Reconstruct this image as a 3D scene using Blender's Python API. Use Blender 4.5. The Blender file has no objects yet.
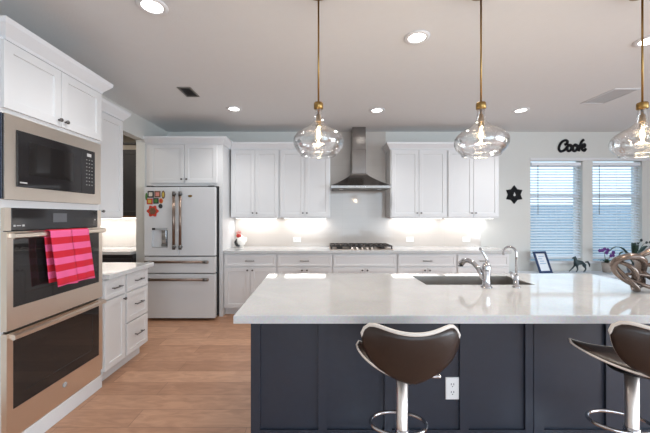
import bpy, bmesh, math, random
from mathutils import Vector, Matrix, Euler
random.seed(7)
PI = math.pi
S = bpy.context.scene
COL = S.collection

# ---------------------------------------------------------------- camera
CAMH = 1.39
cd = bpy.data.cameras.new('camera')
cd.sensor_fit = 'HORIZONTAL'; cd.sensor_width = 36.0
cd.lens = 36.0 * 317.0 / 650.0
cd.shift_x = 8.0 / 650.0
cd.clip_start = 0.05
cam = bpy.data.objects.new('camera', cd)
cam.location = (0, 0, CAMH); cam.rotation_euler = (PI / 2, 0, 0)
COL.objects.link(cam)
S.camera = cam
S.view_settings.view_transform = 'Standard'
S.view_settings.look = 'None'
S.view_settings.gamma = 1.0
S.view_settings.use_curve_mapping = False
S.view_settings.exposure = 0.45

# ---------------------------------------------------------------- daylight
w = bpy.data.worlds.new('sky'); S.world = w; w.use_nodes = True
bg = w.node_tree.nodes['Background']
bg.inputs[0].default_value = (0.66, 0.85, 1.0, 1); bg.inputs[1].default_value = 1.5


def area(name, loc, rot, sx, sy, power, color=(1, 1, 1), spread=PI):
    l = bpy.data.lights.new(name, 'AREA'); l.shape = 'RECTANGLE'
    l.size = sx; l.size_y = sy; l.energy = power; l.color = color; l.spread = spread
    o = bpy.data.objects.new(name, l); o.location = loc; o.rotation_euler = rot
    COL.objects.link(o); return o


DAY = (0.80, 0.90, 1.0)
# area lamps standing in for daylight at the unseen rear and right-hand windows
area('daylight_fill_rear', (1.6, -3.85, 1.55), (PI / 2, 0, 0), 5.2, 1.9, 80, DAY)
area('daylight_fill_right', (6.2, -1.2, 1.45), (PI / 2, 0, PI / 2), 3.4, 1.9, 165, DAY)


# ---------------------------------------------------------------- materials
def nmat(name):
    m = bpy.data.materials.new(name); m.use_nodes = True
    nt = m.node_tree
    return m, nt, nt.nodes['Principled BSDF']


def pbr(name, col, rough=0.5, metal=0.0, var=0.04, scale=18.0, bump=0.0, bscale=60.0, spec=0.5, coat=0.0, emit=None, estr=0.0):
    m, nt, b = nmat(name)
    n = nt.nodes; L = nt.links
    tc = n.new('ShaderNodeTexCoord')
    nz = n.new('ShaderNodeTexNoise'); nz.inputs['Scale'].default_value = scale; nz.inputs['Detail'].default_value = 3
    L.new(tc.outputs['Object'], nz.inputs['Vector'])
    mx = n.new('ShaderNodeMix'); mx.data_type = 'RGBA'
    L.new(nz.outputs['Fac'], mx.inputs['Factor'])
    mx.inputs['A'].default_value = tuple(max(0, c * (1 - var)) for c in col) + (1,)
    mx.inputs['B'].default_value = tuple(min(1, c * (1 + var)) for c in col) + (1,)
    L.new(mx.outputs['Result'], b.inputs['Base Color'])
    b.inputs['Roughness'].default_value = rough
    b.inputs['Metallic'].default_value = metal
    b.inputs['Specular IOR Level'].default_value = spec
    b.inputs['Coat Weight'].default_value = coat
    if bump:
        bz = n.new('ShaderNodeTexNoise'); bz.inputs['Scale'].default_value = bscale; bz.inputs['Detail'].default_value = 4
        L.new(tc.outputs['Object'], bz.inputs['Vector'])
        bp = n.new('ShaderNodeBump'); bp.inputs['Strength'].default_value = bump; bp.inputs['Distance'].default_value = 0.004
        L.new(bz.outputs['Fac'], bp.inputs['Height']); L.new(bp.outputs['Normal'], b.inputs['Normal'])
    if emit:
        b.inputs['Emission Color'].default_value = tuple(emit) + (1,)
        b.inputs['Emission Strength'].default_value = estr
    return m


def thin_glass(name, tint=(1, 1, 1), refl=0.6, bump=0.0, base=0.04):
    m, nt, b = nmat(name)
    n = nt.nodes; L = nt.links
    n.remove(b)
    out = n['Material Output']
    tr = n.new('ShaderNodeBsdfTransparent'); tr.inputs[0].default_value = tuple(tint) + (1,)
    gl = n.new('ShaderNodeBsdfGlossy'); gl.inputs['Roughness'].default_value = 0.02
    lw = n.new('ShaderNodeLayerWeight'); lw.inputs['Blend'].default_value = 0.25
    mul = n.new('ShaderNodeMath'); mul.operation = 'MULTIPLY'; mul.inputs[1].default_value = refl
    L.new(lw.outputs['Facing'], mul.inputs[0])
    ad = n.new('ShaderNodeMath'); ad.operation = 'ADD'; ad.inputs[1].default_value = base
    L.new(mul.outputs[0], ad.inputs[0])
    mx = n.new('ShaderNodeMixShader')
    L.new(ad.outputs[0], mx.inputs[0]); L.new(tr.outputs[0], mx.inputs[1]); L.new(gl.outputs[0], mx.inputs[2])
    L.new(mx.outputs[0], out.inputs['Surface'])
    if bump:
        tc = n.new('ShaderNodeTexCoord'); nz = n.new('ShaderNodeTexNoise'); nz.inputs['Scale'].default_value = 14
        L.new(tc.outputs['Object'], nz.inputs['Vector'])
        bp = n.new('ShaderNodeBump'); bp.inputs['Strength'].default_value = bump; bp.inputs['Distance'].default_value = 0.02
        L.new(nz.outputs['Fac'], bp.inputs['Height'])
        L.new(bp.outputs['Normal'], gl.inputs['Normal']); L.new(bp.outputs['Normal'], lw.inputs['Normal'])
    return m


def emitter(name, col, strength):
    m, nt, b = nmat(name)
    b.inputs['Base Color'].default_value = tuple(col) + (1,)
    b.inputs['Emission Color'].default_value = tuple(col) + (1,)
    b.inputs['Emission Strength'].default_value = strength
    return m


def floor_mat():
    m, nt, b = nmat('oak_planks')
    n = nt.nodes; L = nt.links
    tc = n.new('ShaderNodeTexCoord')
    br = n.new('ShaderNodeTexBrick')
    br.inputs['Scale'].default_value = 1.0
    br.inputs['Brick Width'].default_value = 1.25; br.inputs['Row Height'].default_value = 0.19
    br.inputs['Mortar Size'].default_value = 0.0022; br.inputs['Mortar Smooth'].default_value = 0.2
    br.offset = 0.37; br.offset_frequency = 2
    br.inputs['Color1'].default_value = (0.43, 0.235, 0.145, 1)
    br.inputs['Color2'].default_value = (0.60, 0.35, 0.225, 1)
    br.inputs['Mortar'].default_value = (0.30, 0.16, 0.10, 1)
    L.new(tc.outputs['Object'], br.inputs['Vector'])
    mp = n.new('ShaderNodeMapping'); mp.inputs['Scale'].default_value = (2.5, 9, 1)
    L.new(tc.outputs['Object'], mp.inputs['Vector'])
    nz = n.new('ShaderNodeTexNoise'); nz.inputs['Scale'].default_value = 2.2; nz.inputs['Detail'].default_value = 7; nz.inputs['Distortion'].default_value = 1.2
    L.new(mp.outputs[0], nz.inputs['Vector'])
    cr = n.new('ShaderNodeValToRGB')
    cr.color_ramp.elements[0].position = 0.3; cr.color_ramp.elements[0].color = (0.82, 0.79, 0.77, 1)
    cr.color_ramp.elements[1].position = 0.65; cr.color_ramp.elements[1].color = (1.06, 1.05, 1.04, 1)
    L.new(nz.outputs['Fac'], cr.inputs[0])
    mx = n.new('ShaderNodeMix'); mx.data_type = 'RGBA'; mx.blend_type = 'MULTIPLY'; mx.inputs['Factor'].default_value = 1
    L.new(br.outputs['Color'], mx.inputs['A']); L.new(cr.outputs[0], mx.inputs['B'])
    L.new(mx.outputs['Result'], b.inputs['Base Color'])
    b.inputs['Roughness'].default_value = 0.42
    bp = n.new('ShaderNodeBump'); bp.inputs['Strength'].default_value = 0.3; bp.inputs['Distance'].default_value = 0.003
    L.new(br.outputs['Fac'], bp.inputs['Height']); bp.invert = True
    L.new(bp.outputs['Normal'], b.inputs['Normal'])
    return m


def tile_mat(name, rot, c1, c2, mortar, bw=0.405, rh=0.1):
    m, nt, b = nmat(name)
    n = nt.nodes; L = nt.links
    tc = n.new('ShaderNodeTexCoord')
    mp = n.new('ShaderNodeMapping'); mp.inputs['Rotation'].default_value = rot
    L.new(tc.outputs['Object'], mp.inputs['Vector'])
    br = n.new('ShaderNodeTexBrick')
    br.inputs['Scale'].default_value = 1.0
    br.inputs['Brick Width'].default_value = bw; br.inputs['Row Height'].default_value = rh
    br.inputs['Mortar Size'].default_value = 0.0022
    br.offset = 0.0 if bw > 0.3 else 0.5
    br.inputs['Color1'].default_value = c1 + (1,); br.inputs['Color2'].default_value = c2 + (1,); br.inputs['Mortar'].default_value = mortar + (1,)
    L.new(mp.outputs[0], br.inputs['Vector'])
    L.new(br.outputs['Color'], b.inputs['Base Color'])
    b.inputs['Roughness'].default_value = 0.07
    nz = n.new('ShaderNodeTexNoise'); nz.inputs['Scale'].default_value = 9
    L.new(tc.outputs['Object'], nz.inputs['Vector'])
    bp = n.new('ShaderNodeBump'); bp.inputs['Strength'].default_value = 0.08; bp.inputs['Distance'].default_value = 0.01
    L.new(nz.outputs['Fac'], bp.inputs['Height']); L.new(bp.outputs['Normal'], b.inputs['Normal'])
    return m


def quartz_mat():
    m, nt, b = nmat('white_quartz')
    n = nt.nodes; L = nt.links
    tc = n.new('ShaderNodeTexCoord')
    nz = n.new('ShaderNodeTexNoise'); nz.inputs['Scale'].default_value = 3.0; nz.inputs['Detail'].default_value = 8; nz.inputs['Distortion'].default_value = 1.5
    L.new(tc.outputs['Object'], nz.inputs['Vector'])
    cr = n.new('ShaderNodeValToRGB')
    cr.color_ramp.elements[0].position = 0.35; cr.color_ramp.elements[0].color = (0.575, 0.58, 0.585, 1)
    cr.color_ramp.elements[1].position = 0.7; cr.color_ramp.elements[1].color = (0.63, 0.635, 0.635, 1)
    L.new(nz.outputs['Fac'], cr.inputs[0])
    vo = n.new('ShaderNodeTexVoronoi'); vo.inputs['Scale'].default_value = 130
    L.new(tc.outputs['Object'], vo.inputs['Vector'])
    mx = n.new('ShaderNodeMix'); mx.data_type = 'RGBA'; mx.blend_type = 'MULTIPLY'; mx.inputs['Factor'].default_value = 0.10
    L.new(cr.outputs[0], mx.inputs['A']); L.new(vo.outputs['Color'], mx.inputs['B'])
    L.new(mx.outputs['Result'], b.inputs['Base Color'])
    b.inputs['Roughness'].default_value = 0.05
    b.inputs['Specular IOR Level'].default_value = 0.6
    return m


def brushed(name, col, rough=0.28, axis=(1, 1, 60)):
    m, nt, b = nmat(name)
    n = nt.nodes; L = nt.links
    tc = n.new('ShaderNodeTexCoord'); mp = n.new('ShaderNodeMapping'); mp.inputs['Scale'].default_value = axis
    L.new(tc.outputs['Object'], mp.inputs['Vector'])
    nz = n.new('ShaderNodeTexNoise'); nz.inputs['Scale'].default_value = 6; nz.inputs['Detail'].default_value = 4
    L.new(mp.outputs[0], nz.inputs['Vector'])
    mr = n.new('ShaderNodeMapRange'); mr.inputs['To Min'].default_value = rough * 0.8; mr.inputs['To Max'].default_value = rough * 1.3
    L.new(nz.outputs['Fac'], mr.inputs['Value']); L.new(mr.outputs[0], b.inputs['Roughness'])
    b.inputs['Base Color'].default_value = tuple(col) + (1,)
    b.inputs['Metallic'].default_value = 1.0
    return m


def stripes_mat():
    m, nt, b = nmat('striped_terry')
    n = nt.nodes; L = nt.links
    tc = n.new('ShaderNodeTexCoord'); sp = n.new('ShaderNodeSeparateXYZ')
    L.new(tc.outputs['Object'], sp.inputs[0])
    a = n.new('ShaderNodeMath'); a.operation = 'MULTIPLY_ADD'
    a.inputs[1].default_value = -1.0 / 0.088; a.inputs[2].default_value = 20.0 + 0.22
    L.new(sp.outputs['Z'], a.inputs[0])
    f = n.new('ShaderNodeMath'); f.operation = 'FRACT'; L.new(a.outputs[0], f.inputs[0])
    g = n.new('ShaderNodeMath'); g.operation = 'GREATER_THAN'; g.inputs[1].default_value = 0.5; L.new(f.outputs[0], g.inputs[0])
    mx = n.new('ShaderNodeMix'); mx.data_type = 'RGBA'
    mx.inputs['A'].default_value = (0.86, 0.13, 0.32, 1); mx.inputs['B'].default_value = (0.64, 0.016, 0.04, 1)
    L.new(g.outputs[0], mx.inputs['Factor']); L.new(mx.outputs['Result'], b.inputs['Base Color'])
    b.inputs['Roughness'].default_value = 0.95
    nz = n.new('ShaderNodeTexNoise'); nz.inputs['Scale'].default_value = 260; L.new(tc.outputs['Object'], nz.inputs['Vector'])
    bp = n.new('ShaderNodeBump'); bp.inputs['Strength'].default_value = 0.5; bp.inputs['Distance'].default_value = 0.003
    L.new(nz.outputs['Fac'], bp.inputs['Height']); L.new(bp.outputs['Normal'], b.inputs['Normal'])
    return m


M = {}
M['floor'] = floor_mat()
M['ceiling'] = pbr('ceiling_paint', (0.745, 0.76, 0.77), 0.9, bump=0.25, bscale=90, var=0.015)
M['wall'] = pbr('wall_paint', (0.66, 0.668, 0.645), 0.85, bump=0.2, bscale=110, var=0.015)
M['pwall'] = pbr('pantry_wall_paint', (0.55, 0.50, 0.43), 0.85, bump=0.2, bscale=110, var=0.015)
M['cab'] = pbr('white_cabinet_paint', (0.72, 0.722, 0.728), 0.38, var=0.01, scale=6)
M['trim'] = pbr('white_trim_paint', (0.74, 0.75, 0.77), 0.42, var=0.01)
M['navy'] = pbr('navy_cabinet_paint', (0.023, 0.029, 0.044), 0.38, var=0.10, scale=30)
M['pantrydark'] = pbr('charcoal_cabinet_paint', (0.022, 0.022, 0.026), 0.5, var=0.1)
M['wood'] = pbr('brown_wood', (0.22, 0.12, 0.07), 0.5, var=0.3, scale=25)
M['quartz'] = quartz_mat()
M['tile'] = tile_mat('greige_tile', (-PI / 2, 0, 0), (0.55, 0.51, 0.475), (0.56, 0.52, 0.485), (0.52, 0.485, 0.45))
M['steel'] = brushed('stainless_steel', (0.80, 0.71, 0.62), 0.30, (1, 2, 60))  # beige base colour stands in for the warm floor mirrored in the steel
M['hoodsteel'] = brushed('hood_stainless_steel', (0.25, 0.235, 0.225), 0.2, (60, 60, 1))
M['sinksteel'] = brushed('sink_steel', (0.48, 0.45, 0.42), 0.30, (3, 3, 3))
M['chrome'] = pbr('chrome', (0.56, 0.56, 0.58), 0.07, 1.0, var=0.01)
M['nickel'] = pbr('pewter_knob_metal', (0.16, 0.155, 0.15), 0.32, 1.0, var=0.1)
M['bronze'] = pbr('brushed_bronze', (0.27, 0.205, 0.17), 0.34, 1.0, var=0.06)
M['brass'] = pbr('aged_brass', (0.32, 0.20, 0.07), 0.32, 1.0, var=0.10)
M['sidenavy'] = pbr('dark_blue_side', (0.03, 0.045, 0.075), 0.3, var=0.1)
M['blackglass'] = pbr('black_appliance_glass', (0.022, 0.020, 0.021), 0.05, var=0.05, spec=0.4)
M['ovenglass'] = pbr('oven_door_glass', (0.018, 0.016, 0.016), 0.04, var=0.05, spec=0.5)
M['dispgrey'] = pbr('dispenser_grey', (0.42, 0.43, 0.44), 0.4, var=0.02)
M['screen'] = pbr('grey_display', (0.11, 0.115, 0.125), 0.25, var=0.05)
M['mark'] = pbr('pale_print', (0.55, 0.55, 0.55), 0.5, var=0.02)
M['darkmark'] = pbr('dark_print', (0.05, 0.05, 0.05), 0.5, var=0.02)
M['fridge'] = pbr('white_enamel', (0.66, 0.67, 0.685), 0.42, var=0.01)
M['dark'] = pbr('dark_plastic', (0.014, 0.014, 0.016), 0.5, var=0.1)
M['iron'] = pbr('cast_iron', (0.025, 0.02, 0.018), 0.55, var=0.2, bump=0.2)
M['cookplate'] = brushed('cooktop_steel', (0.50, 0.42, 0.36), 0.30)
M['plate'] = pbr('white_outlet_plastic', (0.80, 0.80, 0.80), 0.35, var=0.01)
M['leather'] = pbr('brown_leather', (0.026, 0.014, 0.010), 0.36, var=0.22, scale=55, bump=0.15, bscale=240)
M['piping'] = pbr('cream_piping', (0.74, 0.68, 0.62), 0.45, var=0.03)
M['polished'] = pbr('polished_steel', (0.86, 0.79, 0.74), 0.34, 1.0, var=0.01)
M['shade'] = thin_glass('clear_shade_glass', (0.985, 0.985, 0.985), 1.0, 0.6, 0.07)
M['bulbglass'] = thin_glass('bulb_glass', (1.0, 0.97, 0.9), 0.5)
M['pane'] = thin_glass('window_glass', (0.95, 0.98, 1.0), 0.2, 0.0, 0.02)
M['filament'] = emitter('filament_glow', (1.0, 0.86, 0.68), 5.0)
M['bulbcore'] = emitter('lit_bulb', (1.0, 0.80, 0.58), 5.0)
M['led'] = emitter('lit_diffuser', (1.0, 0.96, 0.90), 9.0)
M['ledstrip'] = emitter('lit_led_strip', (1.0, 0.96, 0.92), 2.5)
M['blind'] = pbr('white_slat', (0.82, 0.87, 0.93), 0.5, var=0.01)
M['blackmetal'] = pbr('black_metal', (0.006, 0.006, 0.008), 0.6, var=0.2, spec=0.2)
M['sculpt'] = pbr('weathered_bronze', (0.24, 0.19, 0.165), 0.26, 0.85, var=0.35, scale=22, bump=0.1)
M['towel'] = stripes_mat()
M['bench'] = pbr('pale_bench_paint', (0.66, 0.72, 0.78), 0.45, var=0.01)
M['navyframe'] = pbr('navy_frame', (0.010, 0.035, 0.11), 0.4, var=0.1)
M['paper'] = pbr('pale_print_paper', (0.80, 0.86, 0.92), 0.6, var=0.02)
M['inkblue'] = pbr('pale_blue_print', (0.35, 0.5, 0.7), 0.6, var=0.1)
M['horse'] = pbr('verdigris_dark', (0.025, 0.045, 0.05), 0.45, 0.3, var=0.4)
M['petal'] = pbr('purple_petal', (0.13, 0.035, 0.24), 0.6, var=0.2)
M['leaf'] = pbr('dark_green_leaf', (0.015, 0.045, 0.030), 0.4, var=0.3)
M['stemg'] = pbr('green_stem', (0.06, 0.12, 0.05), 0.5, var=0.2)
M['pot'] = pbr('stone_pot', (0.33, 0.29, 0.26), 0.6, var=0.15)
M['potblue'] = pbr('slate_blue_pot', (0.12, 0.15, 0.20), 0.4, var=0.1)
M['ceramic'] = pbr('white_ceramic', (0.80, 0.78, 0.74), 0.15, var=0.02)
M['redglaze'] = pbr('red_glaze', (0.45, 0.04, 0.03), 0.2, var=0.1)
M['blackglaze'] = pbr('black_glaze', (0.02, 0.02, 0.02), 0.2, var=0.1)
M['grey'] = pbr('vent_grey', (0.20, 0.20, 0.19), 0.6, var=0.05)
M['ventpale'] = pbr('vent_pale_grey', (0.62, 0.62, 0.62), 0.6, var=0.05)
M['fence'] = pbr('grey_fence_wood', (0.36, 0.45, 0.57), 0.8, var=0.2)
M['grass'] = pbr('lawn', (0.10, 0.16, 0.06), 0.9, var=0.3)
MAGC = {}
for k, c in dict(red=(0.55, 0.05, 0.03), orange=(0.6, 0.2, 0.04), yellow=(0.55, 0.42, 0.08), green=(0.08, 0.22, 0.06), black=(0.03, 0.03, 0.03),
                 brown=(0.16, 0.09, 0.05), cream=(0.65, 0.6, 0.52), pink=(0.6, 0.25, 0.22)).items():
    MAGC[k] = pbr('magnet_' + k, c, 0.4, var=0.15, scale=60)


# ---------------------------------------------------------------- mesh builder
class MB:
    def __init__(s): s.bm = bmesh.new(); s.mi = 0; s.mats = []

    def mat(s, m):
        if m not in s.mats: s.mats.append(m)
        s.mi = s.mats.index(m); return s

    def face(s, vs, smooth=False):
        try:
            f = s.bm.faces.new(vs); f.material_index = s.mi; f.smooth = smooth; return f
        except ValueError:
            return None

    def hexa(s, P):
        v = [s.bm.verts.new(p) for p in P]
        for q in ((0, 3, 2, 1), (4, 5, 6, 7), (0, 1, 5, 4), (1, 2, 6, 5), (2, 3, 7, 6), (3, 0, 4, 7)): s.face([v[i] for i in q])
        return s

    def box(s, x0, x1, y0, y1, z0, z1, b=0.0):
        if b <= 0:
            return s.hexa([(x0, y0, z0), (x1, y0, z0), (x1, y1, z0), (x0, y1, z0), (x0, y0, z1), (x1, y0, z1), (x1, y1, z1), (x0, y1, z1)])
        t = bmesh.new()
        v = [t.verts.new(p) for p in [(x0, y0, z0), (x1, y0, z0), (x1, y1, z0), (x0, y1, z0), (x0, y0, z1), (x1, y0, z1), (x1, y1, z1), (x0, y1, z1)]]
        for q in ((0, 3, 2, 1), (4, 5, 6, 7), (0, 1, 5, 4), (1, 2, 6, 5), (2, 3, 7, 6), (3, 0, 4, 7)): t.faces.new([v[i] for i in q])
        bmesh.ops.bevel(t, geom=t.edges[:], offset=b, segments=2, affect='EDGES', profile=0.5)
        s.merge(t); return s

    def merge(s, t):
        mp = {}
        for v in t.verts: mp[v] = s.bm.verts.new(v.co)
        for f in t.faces: s.face([mp[v] for v in f.verts], f.smooth)
        t.free()

    def rings(s, rs, closed_ends=True, smooth=True, loop=False):
        V = [[s.bm.verts.new(p) for p in r] for r in rs]
        n = len(V[0])
        m = len(V)
        for i in range(m if loop else m - 1):
            a, b = V[i], V[(i + 1) % m]
            for j in range(n):
                s.face([a[j], a[(j + 1) % n], b[(j + 1) % n], b[j]], smooth)
        if closed_ends and not loop:
            s.face(V[0][::-1]); s.face(V[-1])
        return s

    def lathe(s, prof, c=(0, 0, 0), seg=24, axis='Z', caps=True, smooth=True):
        rs = []
        for r, h in prof:
            r = max(r, 1e-4); ring = []
            for k in range(seg):
                a = 2 * PI * k / seg
                u, v = r * math.cos(a), r * math.sin(a)
                if axis == 'Z': p = (c[0] + u, c[1] + v, c[2] + h)
                elif axis == 'Y': p = (c[0] + u, c[1] - h, c[2] + v)     # grows towards -Y
                else: p = (c[0] + h, c[1] + u, c[2] + v)
                ring.append(p)
            rs.append(ring)
        return s.rings(rs, caps, smooth)

    def tube(s, pts, r, seg=10, closed=False, flat=1.0, up=None, smooth=True):
        P = [Vector(p) for p in pts]; n = len(P)
        R = r if isinstance(r, (list, tuple)) else [r] * n
        T = []
        for i in range(n):
            if closed: t = P[(i + 1) % n] - P[i - 1]
            else: t = P[min(i + 1, n - 1)] - P[max(i - 1, 0)]
            T.append(t.normalized())
        u0 = Vector(up) if up else Vector((0, 0, 1))
        if abs(T[0].dot(u0)) > 0.95: u0 = Vector((1, 0, 0)) if not up else Vector((0, 1, 0))
        a = (u0 - T[0] * u0.dot(T[0])).normalized()
        rs = []
        for i in range(n):
            if up:
                q = Vector(up) - T[i] * Vector(up).dot(T[i])
                if q.length > 1e-3: a = q.normalized()
            else:
                a = (a - T[i] * a.dot(T[i])).normalized()
            b = T[i].cross(a)
            rs.append([tuple(P[i] + a * (R[i] * flat * math.cos(2 * PI * k / seg)) + b * (R[i] * math.sin(2 * PI * k / seg))) for k in range(seg)])
        return s.rings(rs, True, smooth, closed)

    def ball(s, c, r, sc=(1, 1, 1), seg=14, rot=None):
        t = bmesh.new(); bmesh.ops.create_uvsphere(t, u_segments=seg, v_segments=max(6, seg * 2 // 3), radius=r)
        m = Matrix.Translation(c) @ (rot.to_matrix().to_4x4() if rot else Matrix.Identity(4)) @ Matrix.Diagonal((*sc, 1))
        bmesh.ops.transform(t, matrix=m, verts=t.verts)
        for f in t.faces: f.smooth = True
        s.merge(t); return s

    def prism(s, poly, a0, a1, axis='Y'):
        def P(p, d):
            return (p[0], d, p[1]) if axis == 'Y' else ((d, p[0], p[1]) if axis == 'X' else (p[0], p[1], d))
        A = [s.bm.verts.new(P(p, a0)) for p in poly]; B = [s.bm.verts.new(P(p, a1)) for p in poly]
        n = len(poly)
        s.face(A[::-1]); s.face(B)
        for i in range(n): s.face([A[i], A[(i + 1) % n], B[(i + 1) % n], B[i]])
        return s

    def panel(s, fr, u0, u1, v0, v1, n0, t, fw=0.055, dep=0.009, slope=0.004):
        """raised-frame (shaker) panel: fr maps (u, v, n) to the world"""
        ins = [(0, n0), (0, n0 + t - 0.002), (0.002, n0 + t)]
        if fw: ins += [(fw, n0 + t), (fw + slope, n0 + t - dep)]
        rs = [[fr(u0 + i, v0 + i, n), fr(u1 - i, v0 + i, n), fr(u1 - i, v1 - i, n), fr(u0 + i, v1 - i, n)] for i, n in ins]
        return s.rings(rs, True, False)

    def build(s, name, mat=None, parent=None, loc=None):
        bmesh.ops.recalc_face_normals(s.bm, faces=s.bm.faces)
        off = ORG.get(parent.name) if parent is not None else loc
        if off is not None:
            bmesh.ops.translate(s.bm, verts=s.bm.verts, vec=-Vector(off))
        me = bpy.data.meshes.new(name); s.bm.to_mesh(me); s.bm.free()
        for m in (s.mats or [mat]): me.materials.append(m)
        o = bpy.data.objects.new(name, me); COL.objects.link(o)
        if parent is not None:
            o.parent = parent; ORG[o.name] = ORG[parent.name]
        elif loc is not None:
            o.location = loc; ORG[o.name] = Vector(loc)
        else:
            ORG[o.name] = Vector((0, 0, 0))
        return o


ORG = {}


def tag(o, label=None, cat=None, group=None, kind=None):
    if label: o['label'] = label
    if cat: o['category'] = cat
    if group: o['group'] = group
    if kind: o['kind'] = kind
    return o


def thing(name, label, cat, loc=(0, 0, 0), group=None):
    o = bpy.data.objects.new(name, None); o.empty_display_size = 0.1
    COL.objects.link(o); o.location = loc; ORG[o.name] = Vector(loc)
    return tag(o, label, cat, group)


def struct(mb, name, mat):
    o = mb.build(name, mat); o['kind'] = 'structure'; return o


def copy_tree(o, parent=None):
    c = o.copy(); COL.objects.link(c)
    if parent is not None: c.parent = parent
    for ch in list(o.children): copy_tree(ch, c)
    return c


def fY(y0):   # a front that faces the camera (-Y)
    return lambda u, v, n: (u, y0 - n, v)


def fX(x0):   # a front that faces right (+X)
    return lambda u, v, n: (x0 + n, u, v)


def fbox(mb, fr, u0, u1, v0, v1, n0, n1):
    return mb.hexa([fr(u0, v0, n0), fr(u1, v0, n0), fr(u1, v1, n0), fr(u0, v1, n0), fr(u0, v0, n1), fr(u1, v0, n1), fr(u1, v1, n1), fr(u0, v1, n1)])


def sweep(mb, path, prof):
    """profile (outward offset, z) swept along a plan path with mitred corners; outward = right of travel"""
    P = [Vector(p) for p in path]; n = len(P); rs = []
    for i in range(n):
        d1 = (P[i] - P[i - 1]).normalized() if i > 0 else None
        d2 = (P[i + 1] - P[i]).normalized() if i < n - 1 else None
        if d1 is None: d1 = d2
        if d2 is None: d2 = d1
        n1 = Vector((d1.y, -d1.x)); n2 = Vector((d2.y, -d2.x))
        m = (n1 + n2); m = m / max(1e-6, m.dot(n1))
        rs.append([(P[i].x + m.x * o, P[i].y + m.y * o, z) for o, z in prof])
    return mb.rings(rs, True, False)


# ---------------------------------------------------------------- room shell
YB, XL, XR, YR, HC = 5.05, -2.38, 6.3, -4.0, 2.74
struct(MB().box(-4.2, XR + 0.15, YR - 0.15, 5.2, -0.12, 0.0), 'floor', M['floor'])
struct(MB().box(-4.2, XR + 0.15, YR - 0.15, 5.2, HC, HC + 0.12), 'ceiling', M['ceiling'])
OX0, OX1, OZ0, OZ1 = 3.40, 6.06, 0.665, 2.29
mb = MB()
mb.box(-4.2, OX0, YB, YB + 0.15, 0, HC)
mb.box(OX1, XR + 0.15, YB, YB + 0.15, 0, HC)
mb.box(OX0, OX1, YB, YB + 0.15, 0, OZ0)
mb.box(OX0, OX1, YB, YB + 0.15, OZ1, HC)
struct(mb, 'wall_back', M['wall'])
PY0, PY1, PH = 3.36, 4.38, 2.447
mb = MB()
mb.box(XL - 0.12, XL, YR, PY0, 0, HC); mb.box(XL - 0.12, XL, PY1, YB, 0, HC); mb.box(XL - 0.12, XL, PY0, PY1, PH, HC)
struct(mb, 'wall_left', M['wall'])
mb = MB()
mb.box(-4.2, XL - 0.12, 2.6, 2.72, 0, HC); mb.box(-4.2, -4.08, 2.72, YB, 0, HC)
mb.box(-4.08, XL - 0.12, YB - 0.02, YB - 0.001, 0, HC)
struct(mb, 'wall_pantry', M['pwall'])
# right wall with a wide window opening, rear wall with three
mb = MB()
mb.box(XR, XR + 0.15, YR, -2.9, 0, HC); mb.box(XR, XR + 0.15, 0.5, YB, 0, HC)
mb.box(XR, XR + 0.15, -2.9, 0.5, 0, 0.5); mb.box(XR, XR + 0.15, -2.9, 0.5, 2.4, HC)
struct(mb, 'wall_right', M['wall'])
mb = MB()
mb.box(XL - 0.12, -1.0, YR - 0.15, YR, 0, HC); mb.box(4.2, XR + 0.15, YR - 0.15, YR, 0, HC)
mb.box(-1.0, 4.2, YR - 0.15, YR, 0, 0.6); mb.box(-1.0, 4.2, YR - 0.15, YR, 2.5, HC)
struct(mb, 'wall_rear', M['wall'])


def window(name, fr, u0, u1, z0, z1, rail):
    """frame, sash with meeting rail, pane"""
    mb = MB()
    f = 0.045
    fbox(mb, fr, u0, u0 + f, z0, z1, 0, 0.05); fbox(mb, fr, u1 - f, u1, z0, z1, 0, 0.05)
    fbox(mb, fr, u0 + f, u1 - f, z0, z0 + f, 0, 0.05); fbox(mb, fr, u0 + f, u1 - f, z1 - f, z1, 0, 0.05)
    o = struct(mb, name, M['trim'])
    mb = MB(); fbox(mb, fr, u0 + f, u1 - f, rail - 0.025, rail + 0.025, 0.01, 0.045)
    mb.build('meeting_rail', M['trim'], o)
    mb = MB(); fbox(mb, fr, u0 + f, u1 - f, z0 + f, rail - 0.025, 0.02, 0.024); fbox(mb, fr, u0 + f, u1 - f, rail + 0.025, z1 - f, 0.02, 0.024)
    mb.build('pane', M['pane'], o)
    return o


WIN = [(3.42, 4.24), (4.40, 5.19), (5.35, 6.04)]
for i, (a, b) in enumerate(WIN): window('window_%d' % (i + 1), fY(YB + 0.145), a, b, 0.70, 2.27, 1.72)
for i, a in enumerate((-1.0, 0.75, 2.5)): window('window_%d' % (i + 4), fY(YR - 0.03), a, a + 1.7, 0.6, 2.5, 1.55)  # three unseen rear windows, added to let daylight in
window('window_7', fX(XR + 0.08), -2.9, -1.2, 0.5, 2.4, 1.45); window('window_8', fX(XR + 0.08), -1.2, 0.5, 0.5, 2.4, 1.45)
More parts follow.
